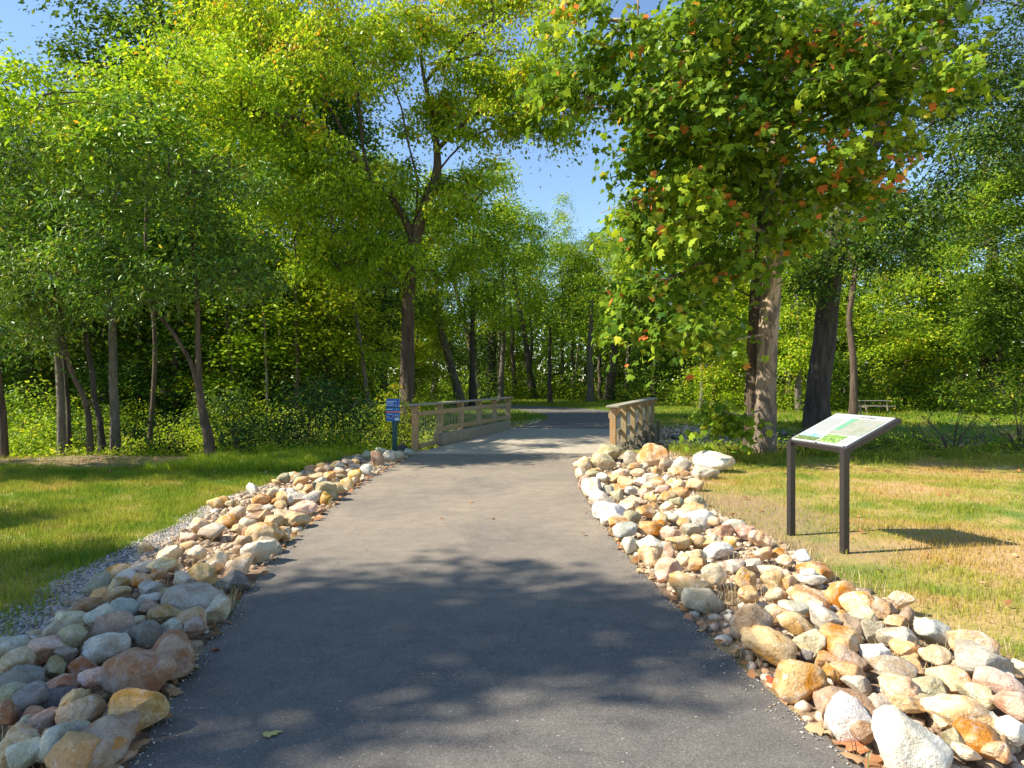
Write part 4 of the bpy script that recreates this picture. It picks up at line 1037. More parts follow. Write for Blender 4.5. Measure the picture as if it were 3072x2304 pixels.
# darker trunk just behind it
q0 = ((2258 - CX) / F * 15.6, 15.6, -.2); tk = [(0, 0, -.9, .24)] + [(*[q - q0[i] for i, q in enumerate(wp(px, py, 15.6))], r_) for px, py, r_ in ((2257, 1290, .185), (2262, 1100, .17), (2270, 900, .155), (2290, 650, .14), (2300, 400, .12), (2300, 150, .09), (2290, -100, .05))]
B = [wblob(*a, q0) for a in [(2200, 350, 15.8, 1.3, 1.3, 1.6, 40), (2100, 150, 16, 1.5, 1.5, 1.5, 50), (2330, 50, 16, 1.5, 1.5, 1.5, 40), (2180, 620, 15.4, .9, 1.1, .9, 26), (2000, 480, 16, 1.4, 1.2, 1.3, 50), (2120, 880, 15.2, .8, .9, .7, 22), (2000, 300, 16.5, 1.5, 1.3, 1.3, 50), (2020, 760, 15.6, 1.1, 1, 1, 36)]]
tree('sycamore_tree', q0, tk, [], B, 'darker reddish sycamore trunk tucked close behind the pale sycamore', bark_m='bark_brown', leaf_m='leaf_syc', per=15, sig=.33, size=.135, tpl=LEAF_LOBED, seed=22, sides=16, tintf=lambda Q, t, rng: np.clip(t * .7, 0, .8), tipr=.007)

# --- the thick dark oak
k0 = ((2452 - CX) / F * 24, 24, Hs(10.7, 24)); tk = [(0, 0, -.5, .50)] + [(*[q - k0[i] for i, q in enumerate(wp(px, py, 24))], r_) for px, py, r_ in ((2453, 1210, .40), (2463, 1100, .38), (2478, 960, .37), (2492, 850, .36), (2500, 760, .35), (2515, 650, .34), (2560, 520, .33), (2627, 410, .30), (2690, 280, .27), (2765, 165, .25), (2840, 30, .22), (2900, -80, .18))]
Lk = lambda pts, dY: rel([wp(px, py, 24 + dy) for (px, py), dy in zip(pts, dY)], k0)
limbs = [Lk([(2480, 960), (2440, 900), (2428, 800), (2400, 700)], [0, -.2, -.4, -.6]), Lk([(2765, 165), (2745, 60), (2740, -60)], [0, 0, .2]), Lk([(2515, 650), (2600, 640), (2700, 600)], [0, -.8, -1.6])]
B = [wblob(*a, k0) for a in [(2450, 720, 23, 1.3, 1.3, .9, 44), (2420, 840, 23, .9, 1, .8, 30), (2540, 780, 23, .6, 1, .6, 14), (2650, 620, 22.6, 1.8, 1.4, 1.0, 60), (2820, 480, 23, 1.8, 1.6, 1.4, 60), (2620, 160, 26, 1.6, 1.4, 1.6, 50), (2930, 230, 25, 2.0, 1.6, 1.6, 70), (3020, 420, 24, 1.8, 1.6, 1.6, 60), (2500, 20, 23, 1.8, 1.8, 1.5, 50), (2950, -60, 24, 2.5, 2, 1.5, 60), (2480, 330, 24, 1.6, 1.4, 1.2, 44), (2700, 760, 23, 1.3, 1.2, .6, 34), (2800, 640, 23.5, 1.3, 1.2, .8, 36), (2950, 330, 24, 1.8, 1.6, 1.4, 60), (2760, 60, 26, 1.7, 1.4, 1.4, 50), (3040, 120, 24, 1.8, 1.8, 1.5, 60), (2800, 300, 25.5, 1.4, 1.3, 1.2, 40)]]
tree('oak_tree', k0, tk, limbs, B, 'thick dark-barked oak leaning over behind the information sign', bark_m='bark_dark', leaf_m='leaf_dark', per=40, sig=.42, size=.14, tpl=LEAF_OVAL, seed=31, sides=20, tipr=.009)
mb = MB(); pts = [wp(2738, 190, 22.2), wp(2760, 150, 22), wp(2790, 115, 21.9), wp(2830, 105, 21.8), wp(2868, 92, 21.7)]; mb.tube([Vector(p) for p in pts], [.17, .13, .11, .07, .03], 10)
sb = mb.build('broken_branch', M['bark_pale'], None, True); tag(sb, 'bleached broken branch stub high on the oak, upper right', 'branch')

# --- slender trees on the right
def slim(base_px, Y, pts, radii, blobs, name, label, bm_, lm, seed, per=32, size=.12, sig=.38, group=None, limbs=(), tpl=LEAF_OVAL):
    x, y = (base_px - CX) / F * Y, Y; z = Hs(x, y); b = (x, y, z); tk = [(0, 0, -.4, radii[0] * 1.15)] + [(*[q - b[i] for i, q in enumerate(wp(px, py, Y))], r_) for (px, py), r_ in zip(pts, radii)]
    return tree(name, b, tk, [rel([wp(px, py, Y + dy) for px, py, dy in l], b) for l in limbs], [wblob(*a, b) for a in blobs], label, bark_m=bm_, leaf_m=lm, per=per, size=size, sig=sig, seed=seed, sides=12, group=group, tpl=tpl, tipr=.007)
slim(2560, 30, [(2561, 1150), (2558, 1060), (2548, 960), (2556, 880), (2566, 800), (2550, 755), (2530, 700), (2520, 620)], [.15, .14, .125, .12, .11, .10, .08, .05], [(2600, 640, 30, 2, 1.8, 1.5, 50), (2480, 560, 31, 2, 1.6, 1.6, 50), (2640, 820, 30, 1.6, 1.5, 1.2, 40), (2700, 930, 31, 1.6, 1.5, 1.2, 40)],
     'young_tree', 'slender crooked brown sapling between the oak and the picnic table', 'bark_brown', 'leaf_mid', 41)
slim(2955, 36, [(2962, 1120), (2972, 960), (2976, 850), (2977, 760), (2970, 690), (2962, 600), (2955, 480)], [.36, .32, .30, .27, .22, .18, .12], [(2900, 560, 36, 3, 2, 2, 60), (3050, 480, 36, 3, 2, 2.4, 70), (2940, 330, 36, 3, 2, 2.2, 60), (3000, 1040, 35, 1.5, 1.2, 1.4, 40), (3090, 760, 36, 2.6, 2, 2.6, 70), (2960, 880, 35.2, .8, .7, .8, 16)],
     'woodland_tree', 'tall ivy-skirted trunk with a low side limb near the right picture edge', 'bark_dark', 'leaf_yellow', 42, limbs=[[(2974, 805, 0), (2900, 800, -.5), (2850, 795, -1)], [(2977, 760, 0), (3010, 690, 0), (3030, 600, 0)]])

# --- forked tree and slim trunks at the left lawn edge
slim(630, 13.9, [(626, 1330), (612, 1250), (597, 1163), (594, 1060), (593, 931), (588, 820), (575, 700), (560, 560)], [.10, .085, .075, .055, .048, .04, .03, .02],
     [(430, 800, 13.5, 1.1, 1.1, .7, 60), (560, 700, 13.6, 1.2, 1.2, .9, 60), (700, 740, 13.6, 1.1, 1.1, .8, 50), (330, 650, 13.2, 1.0, 1.2, .9, 55), (480, 520, 13.4, 1.3, 1.3, .9, 60), (660, 560, 13.8, 1.0, 1.1, .9, 50), (250, 820, 13, .9, .9, .6, 40), (780, 870, 13.8, .6, .8, .35, 18), (420, 380, 13.4, .9, 1, .7, 34), (300, 500, 13.2, .9, 1, .7, 34)],
     'forked_tree', 'brown forked tree splitting low into two stems on the left lawn edge', 'bark_brown', 'leaf_gloss', 51, per=26, size=.13, sig=.28, tpl=LEAF_NARROW,
     limbs=[[(597, 1163, 0), (570, 1080, -.1), (520, 1000, -.2), (463, 927, -.3), (400, 850, -.5), (340, 760, -.6)]])
slim(345, 15.4, [(344, 1250), (341, 1150), (338, 1024), (333, 900), (330, 700), (325, 500)], [.095, .09, .088, .08, .06, .04], [(330, 640, 15.4, 1.6, 1.5, 1.2, 80), (150, 520, 15, 1.4, 1.4, 1.2, 70), (420, 470, 15.6, 1.3, 1.4, 1.1, 60), (280, 350, 15.6, 1.3, 1.3, 1.0, 60)],
     'straight_tree', 'straight dark trunk standing beside the round dark bush on the left', 'bark_grey', 'leaf_gloss', 52, per=30, size=.12, sig=.32, tpl=LEAF_NARROW)
slim(186, 15.8, [(184, 1250), (180, 1150), (168, 1020), (150, 900), (140, 700)], [.085, .08, .075, .06, .04], [(60, 700, 15.4, 1.3, 1.3, 1.0, 60), (180, 800, 15.4, 1.1, 1.1, .8, 46), (20, 420, 15.8, 1.4, 1.4, 1.3, 60), (100, 900, 15, .9, .9, .5, 30)],
     'straight_tree', 'thick dark trunk with a thin sapling leaning close against its right side', 'bark_grey', 'leaf_gloss', 53, per=28, size=.12, sig=.32, tpl=LEAF_NARROW)
slim(212, 16, [(206, 1250), (198, 1150), (190, 1050), (170, 950)], [.05, .045, .04, .03], [(150, 900, 16, .8, .8, .5, 16)], 'sapling', 'thin sapling leaning against the thick dark trunk at far left', 'bark_dark', 'leaf_dark', 54)
slim(273, 14.9, [(268, 1270), (250, 1190), (222, 1130), (195, 1040), (180, 940), (160, 850)], [.06, .056, .052, .046, .04, .025], [(150, 800, 14.6, 1, 1, .6, 40), (60, 860, 14.4, .9, 1, .5, 30)], 'sapling', 'brown sapling curving up to the left between two dark trunks', 'bark_brown', 'leaf_gloss', 55, size=.12, tpl=LEAF_NARROW)
slim(316, 15.2, [(300, 1270), (284, 1200), (278, 1120), (262, 1040), (240, 900)], [.065, .06, .055, .05, .03], [(260, 820, 15.2, .9, 1, .6, 30)], 'sapling', 'thin bent dark sapling just left of the straight trunk', 'bark_dark', 'leaf_dark', 56)
slim(11, 14.6, [(8, 1270), (0, 1180), (-8, 1100), (-20, 900), (-30, 600)], [.08, .075, .07, .055, .03], [(-60, 700, 14.4, 1.4, 1.4, 1.2, 50), (30, 980, 14, .8, .8, .4, 24), (-40, 350, 15, 1.5, 1.4, 1.4, 50)], 'straight_tree', 'brown leaning trunk cut by the left picture edge', 'bark_brown', 'leaf_gloss', 57, size=.13, tpl=LEAF_NARROW)

# --- reusable woodland trees (own crown shapes; each placed tree is its own object with its own trunk and crown)
def template(seed, h, rad, lm, bm_, low=.2, per=44, size=.17, n=250, sig=.55, lean=0.0, tr=.2, tpl=LEAF_OVAL):
    rng = random.Random(seed); tk = [(0, 0, -.5, tr * 1.2)]; x = y = 0
    for i in range(1, 7):
        t = i / 6; x += rng.uniform(-.22, .22) + lean * .5; y += rng.uniform(-.2, .2); tk.append((x, y, h * .86 * t, tr * (1 - .82 * t)))
    B = []; k = 9
    for i in range(k):
        t = low + (1 - low) * (i + .5) / k; rr = rad * (math.sin(math.pi * min(1, (t - low) / (1 - low) * .82 + .16)) ** .6); a = rng.uniform(0, 6.28) + i * 2.4; o_ = rr * .45
        B.append((x * t + math.cos(a) * o_, y * t + math.sin(a) * o_, h * t, rr * rng.uniform(.55, .8), rr * rng.uniform(.55, .8), h * .085 * rng.uniform(.9, 1.4), int(n / k)))
        B.append((x * t - math.cos(a) * o_, y * t - math.sin(a) * o_, h * (t - .03), rr * rng.uniform(.45, .7), rr * rng.uniform(.45, .7), h * .06 * rng.uniform(.9, 1.4), int(n / k * .6)))
    r_ = tree('woodland_tree', (0, 0, -60), tk, [], B, 'tmp', bark_m=bm_, leaf_m=lm, per=per, sig=sig, size=size, seed=seed, sides=9, minr=.014, tpl=tpl, step=1.1, tipr=.008)
    return r_, h
TPL = [template(201, 15, 3.2, 'leaf_mid', 'bark_dark', .22), template(202, 17, 3.6, 'leaf_dark', 'bark_brown', .15, n=260), template(203, 13, 3.0, 'leaf_yellow', 'bark_grey', .25), template(204, 18, 3.4, 'leaf_mid', 'bark_brown', .30, lean=.25), template(205, 10, 2.6, 'leaf_yellow', 'bark_brown', .12, n=180, tr=.12), template(206, 16, 3.4, 'leaf_mid', 'bark_grey', .10, n=260), template(207, 15, 3.0, 'leaf_mid', 'bark_dark', .42, n=200), template(208, 16, 3.2, 'leaf_yellow', 'bark_grey', .38, n=210)]
usedt = [False] * len(TPL)
def copy_tree(src, loc, rz, s, sz, label, group, name=None):
    c = src.copy(); COL.objects.link(c); c.location = loc; c.rotation_euler = (0, 0, rz); c.scale = (s, s, sz); c['label'] = label; c['group'] = group
    for ch in src.children:
        d = ch.copy(); COL.objects.link(d); d.parent = c
    return c
KIND = ['dark-trunked mid green woodland tree', 'deep green woodland tree', 'yellow-green woodland tree with grey trunk', 'tall leaning green woodland tree', 'small bright yellow-green tree', 'leafy grey-trunked woodland tree', 'high-crowned dark trunked woodland tree', 'high-crowned yellow-green woodland tree']
prng = random.Random(9); TREES = []
def put(i, px, Y, h, label, wide=1.0, group=None):
    x = (px - CX) / F * Y; src, h0 = TPL[i]; sz = h / h0; s = (.55 * sz + .45) * wide
    z = Hs(x, Y) - .1 if Y > 24 else -.2
    TREES.append((i, (x, Y, z), prng.uniform(0, 6.28), s, sz, label, group))
# (kind, photo column, distance, height, where)
for a in [
 (5, -160, 24, 15, 'filling the left edge behind the slim trunks', 1.1), (0, 60, 27, 11.8, 'under the open corner of sky on the left', 1.1), (2, 230, 26, 13.2, 'behind the straight dark trunk on the left', 1.1), (1, 420, 28, 19, 'towering darkest behind the forked tree', 1.1), (3, 560, 26, 17.5, 'behind the two stems of the forked tree', 1.0),
 (0, 720, 25.5, 17, 'between the forked tree and the big yellow-green tree', 1.1), (5, 880, 27, 17, 'over the dark bush left of the blue sign', 1.1), (1, 1040, 28, 15, 'closest on the left behind the big yellow-green tree', 1.0), (4, 980, 24.5, 7, 'low behind the dark bush', 1.2), (4, 760, 24, 6.5, 'low behind the sunny weeds', 1.1), (1, 520, 24.5, 8, 'low and dark behind the forked tree', 1.2), (5, 300, 25, 8.5, 'low and shaded behind the left trunks', 1.2), (1, 100, 24, 8, 'low at the far left', 1.2),
 (3, -60, 36, 18, 'second row at the left edge', 1.2), (1, 130, 37, 14.5, 'second row behind the corner of sky', 1.2), (0, 330, 38, 18, 'second row, topped against the sky left of centre', 1.2), (5, 500, 36, 19, 'second row left', 1.3), (1, 660, 37, 15, 'second row behind the forked tree', 1.3), (3, 830, 38, 13, 'second row over the dark bush', 1.3), (5, 1000, 36, 12, 'second row left of the big tree', 1.2),
 (6, 1150, 38, 13, 'behind the trunk of the big yellow-green tree', 1.2), (7, 1300, 44, 14.0, 'across the creek just right of the big trunk', 1.1), (6, 1420, 40, 14.0, 'dark topped, right of the big tree above the left railing', 1.05), (7, 1500, 46, 15.0, 'above the far end of the left railing', 1.0),
 (6, 1590, 58, 16.0, 'behind the bend of the path', 1.0), (7, 1690, 62, 16.5, 'rising in the gap of blue sky', .9), (6, 1720, 56, 12.5, 'at the foot of the gap of sky', 1.0), (6, 1800, 60, 14.5, 'right of the gap of sky', 1.0), (7, 1880, 54, 15, 'over the right railing', 1.0), (1, 1960, 50, 14, 'shady, behind the right railing', 1.1),
 (7, 2050, 48, 15, 'left of the sycamore in the far row', 1.1), (0, 2150, 46, 15, 'behind the sycamore leaves', 1.1), (3, 2250, 50, 20, 'directly behind the two sycamore trunks', 1.1), (1, 2360, 44, 17, 'between the sycamore and the oak', 1.1), (2, 2400, 34, 9, 'low between the sycamore and the oak', 1.0), (5, 2540, 42, 16, 'behind the crooked sapling', 1.1),
 (1, 2650, 40, 11.5, 'dark, over the picnic table', 1.2), (4, 2720, 37, 8, 'bright, right of the picnic table', 1.3), (5, 2800, 42, 13, 'sunlit on the right under the patch of sky', 1.1), (0, 2880, 46, 14, 'behind the ivy-skirted trunk', 1.1), (0, 3010, 34, 12.5, 'at the right picture edge', 1.1), (1, 3130, 32, 16, 'cut by the right picture edge', 1.1), (1, 2980, 44, 17, 'deep behind the right edge', 1.2), (3, 3220, 40, 18, 'outermost on the right', 1.2),
 (4, 2200, 36, 7, 'low and bright behind the sycamore trunks', 1.1), (4, 2100, 52, 8, 'low at the wood edge left of the sycamore', 1.3), (1, 2300, 60, 20, 'far behind the sycamore', 1.3), (1, 2500, 58, 17, 'far behind the oak', 1.3), (1, 2750, 56, 14.5, 'far behind the picnic table', 1.3), (1, 1420, 66, 16, 'far beyond the bend', 1.3), (1, 1260, 60, 17, 'far left of the bend', 1.3), (5, 1100, 52, 19, 'far left beyond the creek', 1.3), (1, 1760, 75, 16.5, 'farthest under the gap of sky', 1.3), (1, 1900, 70, 17, 'farthest over the right railing', 1.3), (1, 2080, 66, 18, 'farthest left of the sycamore', 1.3),
 (4, 1240, 42, 7.5, 'low beside the far bend', 1.2), (4, 1560, 64, 8, 'low beyond the far lawn', 1.3), (4, 1860, 58, 7.5, 'low behind the right railing', 1.3)]:
    put(a[0], a[1], a[2], a[3], a[4], a[5])
for (i, loc, rz, s, sz, w, g) in TREES:
    lab = KIND[i] + ' ' + w; lab = ' '.join(lab.split()[:16])
    copy_tree(TPL[i][0], loc, rz, s, sz, lab, 'woodland trees behind the lawn and creek')
# trees standing just outside the frame on the left: they throw the shade that lies over the path and lawn
def shade_tree(gx, gy, zc, blobs, seed, label, per=24, size=.17, sig=.38):
    o = Vector((SUNV.x, SUNV.y, 0)) / SUNV.z * zc; bx_, by_ = gx + o.x, gy + o.y; B = []
    for (ax, ay, dz, r_, n) in blobs:
        z = zc + dz; B.append((ax + SUNV.x / SUNV.z * z - bx_, ay + SUNV.y / SUNV.z * z - by_, z, r_, r_, r_ * .8, n))
    tk = [(-1, .3, -.3, .26), (-.6, .2, zc * .4, .2), (-.2, 0, zc * .8, .14), (0, 0, zc * 1.02, .06)]
    tree('shade_tree', (bx_, by_, 0), tk, [], B, label, bark_m='bark_brown', leaf_m='leaf_mid', per=per, size=size, sig=sig, seed=seed, sides=8, group='trees just outside the left of the picture')
shade_tree(-2.2, 4.0, 11.0, [(-.6, 4.5, 0, .95, 60), (.35, 4.55, .2, .70, 40), (-1.8, 4.3, .4, 1.1, 70), (-3.2, 3.9, 0, 1.2, 70), (-1.9, 3.1, -.8, .65, 34), (-3.4, 2.6, -1, 1.1, 60), (.95, 4.25, -.2, .42, 10), (-.9, 3.7, -.5, .45, 12), (-4.6, 4.6, .5, 1.0, 60), (-.2, 5.3, 0, .35, 6), (-1.3, 2.5, 0, .45, 10), (-5.8, 4.7, .2, .8, 40), (-4.8, 3.2, -.5, 1.1, 50), (-3.6, 5.3, 0, .7, 34), (-4.4, 5.6, 0, .6, 26)], 301, 'leafy tree beside the path just left of the picture')
shade_tree(-9, 4.6, 9.0, [(-7.0, 5.0, 0, .9, 40), (-8.6, 5.2, 0, 1.0, 40), (-5.9, 7.6, .5, .5, 26), (-6.9, 7.9, .5, .5, 24), (-7, 3.6, 0, 1, 40), (-10.5, 4.5, 0, 1, 40)], 302, 'second leafy tree left of the picture above the lawn')
shade_tree(-8, 11.8, 8.0, [(-3.4, 12.2, 0, .6, 26), (-4.8, 11.6, 0, .9, 46), (-6.4, 11.8, .2, 1.0, 50), (-8.2, 12.2, 0, 1.0, 50), (-9.5, 11.2, 0, .6, 20), (-9.8, 13.0, .3, 1.1, 40), (-6.5, 12.9, .6, .8, 30)], 303, 'third leafy tree left of the picture behind the lawn')
def dapple_tree(bx_, by_, h, spots, zs, seed, label):  # added tree, crown shaped so its shadow dapples the bridge deck and path
    B = []
    for (ax, ay, r_, n), z in zip(spots, zs): B.append((ax + SUNV.x / SUNV.z * z - bx_, ay + SUNV.y / SUNV.z * z - by_, z - 0, r_, r_, r_ * .7, n))
    tk = [(0, 0, -.5, .06), (.2, 0, h * .3, .05), (-.1, .1, h * .6, .045), (.15, 0, h, .03)]
    tree('woodland_tree', (bx_, by_, -.3), tk, [], B, label, bark_m='bark_brown', leaf_m='leaf_yellow', per=26, size=.13, sig=.34, seed=seed, sides=10)
dapple_tree(-9.6, 18.0, 9.5, [(-.8, 13.3, .6, 16), (.6, 13.9, .6, 14), (-1.6, 14.3, .7, 24), (.4, 17.2, .8, 16), (1.4, 18.6, .9, 20), (1.0, 20.4, 1.2, 34), (2.6, 20.0, .8, 16), (2.2, 22.0, 1.2, 34), (-.4, 18.8, .9, 26), (-1.4, 16.6, .8, 18), (2.6, 18.2, .9, 22), (.2, 19.6, .9, 24), (3.2, 22.5, 1.1, 26), (1.6, 16.8, .5, 12), (0, 15.9, .45, 10), (2.9, 25.5, 1.2, 26), (1.2, 24.6, 1.0, 22)], [6.5, 6.8, 7.5, 9, 9.4, 10, 9, 10.5, 9, 8, 10, 9.5, 11, 9, 8, 11, 11], 311, 'yellow-green tree added between the forked tree and the big tree to dapple the bridge')

# --- shrubs and weeds
def shrub(name, X, Y, rx, ry, h, label, lm, n=60, per=12, size=.09, seed=1, z=None, tpl=LEAF_OVAL, group=None, stems=8, stemr=.012, up=1.0, minr=.004):
    z = Hs(X, Y) if z is None else z; root = empty(name, (X, Y, z)); tag(root, label, 'shrub', group); rng = np.random.default_rng(seed)
    P = [np.zeros(3) - np.array([0, 0, .1])]; par = [-1]; tips = []
    for k in range(n):
        u = rng.normal(size=3); u /= np.linalg.norm(u); q = np.array([u[0] * rx, u[1] * ry, h * .52 + u[2] * h * .46]) * np.array([1, 1, 1]); q *= rng.uniform(.55, 1) ** .5; q[2] = max(q[2], .08)
        if k < stems:
            m_ = q * np.array([.35, .35, .55]); P.append(m_); par.append(0); P.append(q); par.append(len(P) - 2)
        else:
            A = np.array(P[1:]); j = 1 + int(np.argmin(np.linalg.norm(A - q, axis=1) + .3 * np.clip(A[:, 2] - q[2], 0, None))); P.append(q); par.append(j)
        tips.append(len(P) - 1)
    P = np.array(P); r = np.full(len(P), stemr * .4); r[np.array(par) == 0] = stemr; _tn['n'] = 0
    wood('stem', P, np.array(par), r, M['bark_brown'], root, 0, None)
    crown('foliage', P, np.array(par), r, np.array(tips), per, min(rx, h) * .22 + .05, size, M[lm], root, tpl, seed, extra=False, up=up)
    return root
def sp(px, py, z=0): return gpt(px, py, z)
shrub('bush', -4.95, 17.2, 1.3, .9, 2.0, 'dark green dense bush left of the blue sign', 'leaf_painted_shade', 170, 26, .11, 401, z=-.25, tpl=LEAF_NARROW)
shrub('bush', -6.3, 18.0, .8, .7, 1.2, 'shaded bush left of the dense dark bush', 'leaf_painted_shade', 80, 20, .10, 399, z=-.35, tpl=LEAF_NARROW)
shrub('bush', -3.7, 19.0, .9, .9, 1.6, 'dark shaded bush directly behind the blue sign', 'leaf_painted_shade', 110, 20, .10, 402, z=-.3, tpl=LEAF_NARROW)
shrub('bush', -3.05, 17.9, .5, .5, 1.9, 'sunlit yellow-green vine-like bush behind the near railing post', 'leaf_yellow', 60, 18, .08, 403, z=-.35)
shrub('bush', -4.0, 15.6, .9, .5, .62, 'low sun-flecked weeds at the foot of the blue sign', 'leaf_mid', 70, 16, .09, 404, z=-.1)
shrub('bush', -7.9, 15.4, .62, .6, 1.15, 'round dark bush standing alone beside the straight left trunk', 'leaf_painted_shade', 70, 16, .11, 405, z=-.1, tpl=LEAF_NARROW)
shrub('bush', -5.9, 14.6, .35, .35, .85, 'slim dark shrub just right of the forked tree', 'leaf_painted_shade', 34, 12, .10, 406, z=-.05, tpl=LEAF_NARROW)
shrub('weed', -5.9, 16.6, .35, .35, 1.2, 'tall yellowing weed right of the forked tree', 'leaf_yellow', 50, 18, .05, 407, z=-.4)
shrub('bush', -12.3, 17.0, 1.6, .9, 1.4, 'sunlit green thicket behind the leftmost trunks', 'ground_plants', 120, 18, .10, 408, z=-.4)
shrub('bush', -9.4, 19.5, 1.5, 1.0, 1.3, 'sunlit green thicket behind the straight trunk', 'ground_plants', 110, 18, .09, 409, z=-.6)
shrub('bush', -15.5, 19.0, 1.8, 1.2, 1.9, 'bright leafy thicket at the far left edge', 'ground_plants', 120, 18, .10, 410, z=-.4)
shrub('bush', -6.6, 20.8, 1.5, 1.0, 1.3, 'bright weeds behind the forked tree', 'ground_plants', 100, 18, .08, 411, z=-.4)
shrub('bush', -4.9, 16.2, .8, .4, .7, 'pale flowering weeds left of the dark bush', 'leaf_gloss', 50, 12, .08, 412, z=-.2)
shrub('bush', 3.95, 15.2, .42, .35, .62, 'small pale green shrub behind the cracked pale boulder', 'leaf_gloss', 46, 14, .05, 413, z=-.25)
shrub('bush', 4.75, 14.6, .35, .3, .45, 'leafy weeds at the foot of the sycamore', 'leaf_mid', 34, 12, .07, 414, z=-.1)
shrub('bush', 6.3, 14.7, .6, .3, .5, 'weeds between the sycamore and the information sign', 'leaf_mid', 40, 12, .07, 415, z=-.05)
shrub('bush', 7.7, 14.9, .8, .4, .6, 'low weeds behind the information sign', 'leaf_dark', 50, 13, .07, 416, z=-.1)
shrub('bush', 9.6, 14.9, .95, .7, 1.35, 'open twiggy shrub with dark stems right of the information sign', 'leaf_mid', 70, 8, .07, 417, z=-.1, stemr=.02, stems=12)
shrub('bush', 11.6, 15.6, .9, .7, 1.2, 'twiggy shrub at the right picture edge', 'leaf_mid', 60, 9, .07, 418, z=-.1, stemr=.02, stems=10)
shrub('bush', 4.4, 17.8, .7, .5, .9, 'leafy shrub over the dark creek rocks', 'leaf_yellow', 44, 12, .07, 419, z=-.9)
shrub('bush', -10.6, 17.2, .7, .6, 1.5, 'dark leafy shrub between the two leftmost groups of trunks', 'leaf_dark', 70, 18, .10, 421, z=-.2)
shrub('bush', -6.9, 17.0, .5, .5, 1.7, 'tall dark shrub behind the slim shrub right of the forked tree', 'leaf_painted_shade', 60, 16, .10, 422, z=-.3, tpl=LEAF_NARROW)
shrub('bush', -13.0, 18.5, .8, .6, 2.0, 'tall mid green shrub behind the thick dark trunk at far left', 'leaf_mid', 80, 18, .11, 423, z=-.3)
shrub('bush', -8.9, 21.0, 1.0, .7, 2.1, 'shaded shrub rising over the sunny weeds behind the forked tree', 'leaf_dark', 90, 18, .12, 424, z=-.5)
bi = 0
for (px, Y, rx, h, lm, w) in [(1290, 26, 1.0, 1.4, 'leaf_yellow', 'sunny bush behind the left railing'), (1650, 52, 2.6, 3.4, 'leaf_dark', 'dark bush at the far wood edge behind the bridge'), (1740, 50, 2.2, 2.8, 'leaf_mid', 'rounded bush under the gap of sky'), (1880, 48, 2.2, 3.2, 'leaf_dark', 'shady bush behind the right railing'), (1990, 46, 2.4, 2.6, 'leaf_mid', 'bush right of the right railing'), (2090, 40, 1.4, 1.6, 'leaf_yellow', 'bright low bush left of the sycamore'),
     (2380, 40, 2.0, 2.0, 'leaf_yellow', 'bright bush between sycamore and oak'), (2520, 38, 1.6, 2.2, 'leaf_mid', 'bush behind the crooked sapling'), (2650, 36, 2.2, 2.4, 'leaf_dark', 'shady bush behind the picnic table'), (2790, 35, 2.4, 2.8, 'leaf_dark', 'dark bush right of the picnic table'), (2900, 33, 1.8, 2.0, 'leaf_mid', 'bush left of the ivy-skirted trunk'), (3040, 31, 2.0, 2.4, 'leaf_mid', 'bush at the right edge under the woodland'),
     (1470, 54, 2.4, 3.0, 'leaf_yellow', 'sunlit bush beyond the far lawn'), (1390, 48, 2.2, 2.6, 'leaf_mid', 'bush at the bend of the far path'), (1560, 58, 2.5, 3.2, 'leaf_mid', 'bush right of the bend of the far path'), (900, 23.5, 1.8, 2.8, 'leaf_dark', 'dark undergrowth left of the big tree'), (760, 24, 1.8, 2.6, 'leaf_dark', 'dark undergrowth behind the sunny weeds'), (560, 24.5, 2.0, 2.6, 'leaf_dark', 'shaded undergrowth behind the forked tree'), (400, 24.5, 2.0, 2.8, 'leaf_dark', 'shaded undergrowth right of the straight trunk'), (1080, 24.5, 1.5, 2.4, 'leaf_dark', 'dark undergrowth beside the big trunk'),
     (200, 25, 2.2, 2.8, 'leaf_mid', 'undergrowth behind the left trunks'), (20, 24, 2.2, 2.6, 'leaf_mid', 'undergrowth at the left edge')]:
    bi += 1; shrub('bush', (px - CX) / F * Y, Y, rx, rx * .6, h, w, lm, 80, 14, .11 + .0018 * Y, 430 + bi, group='bushes along the woods')
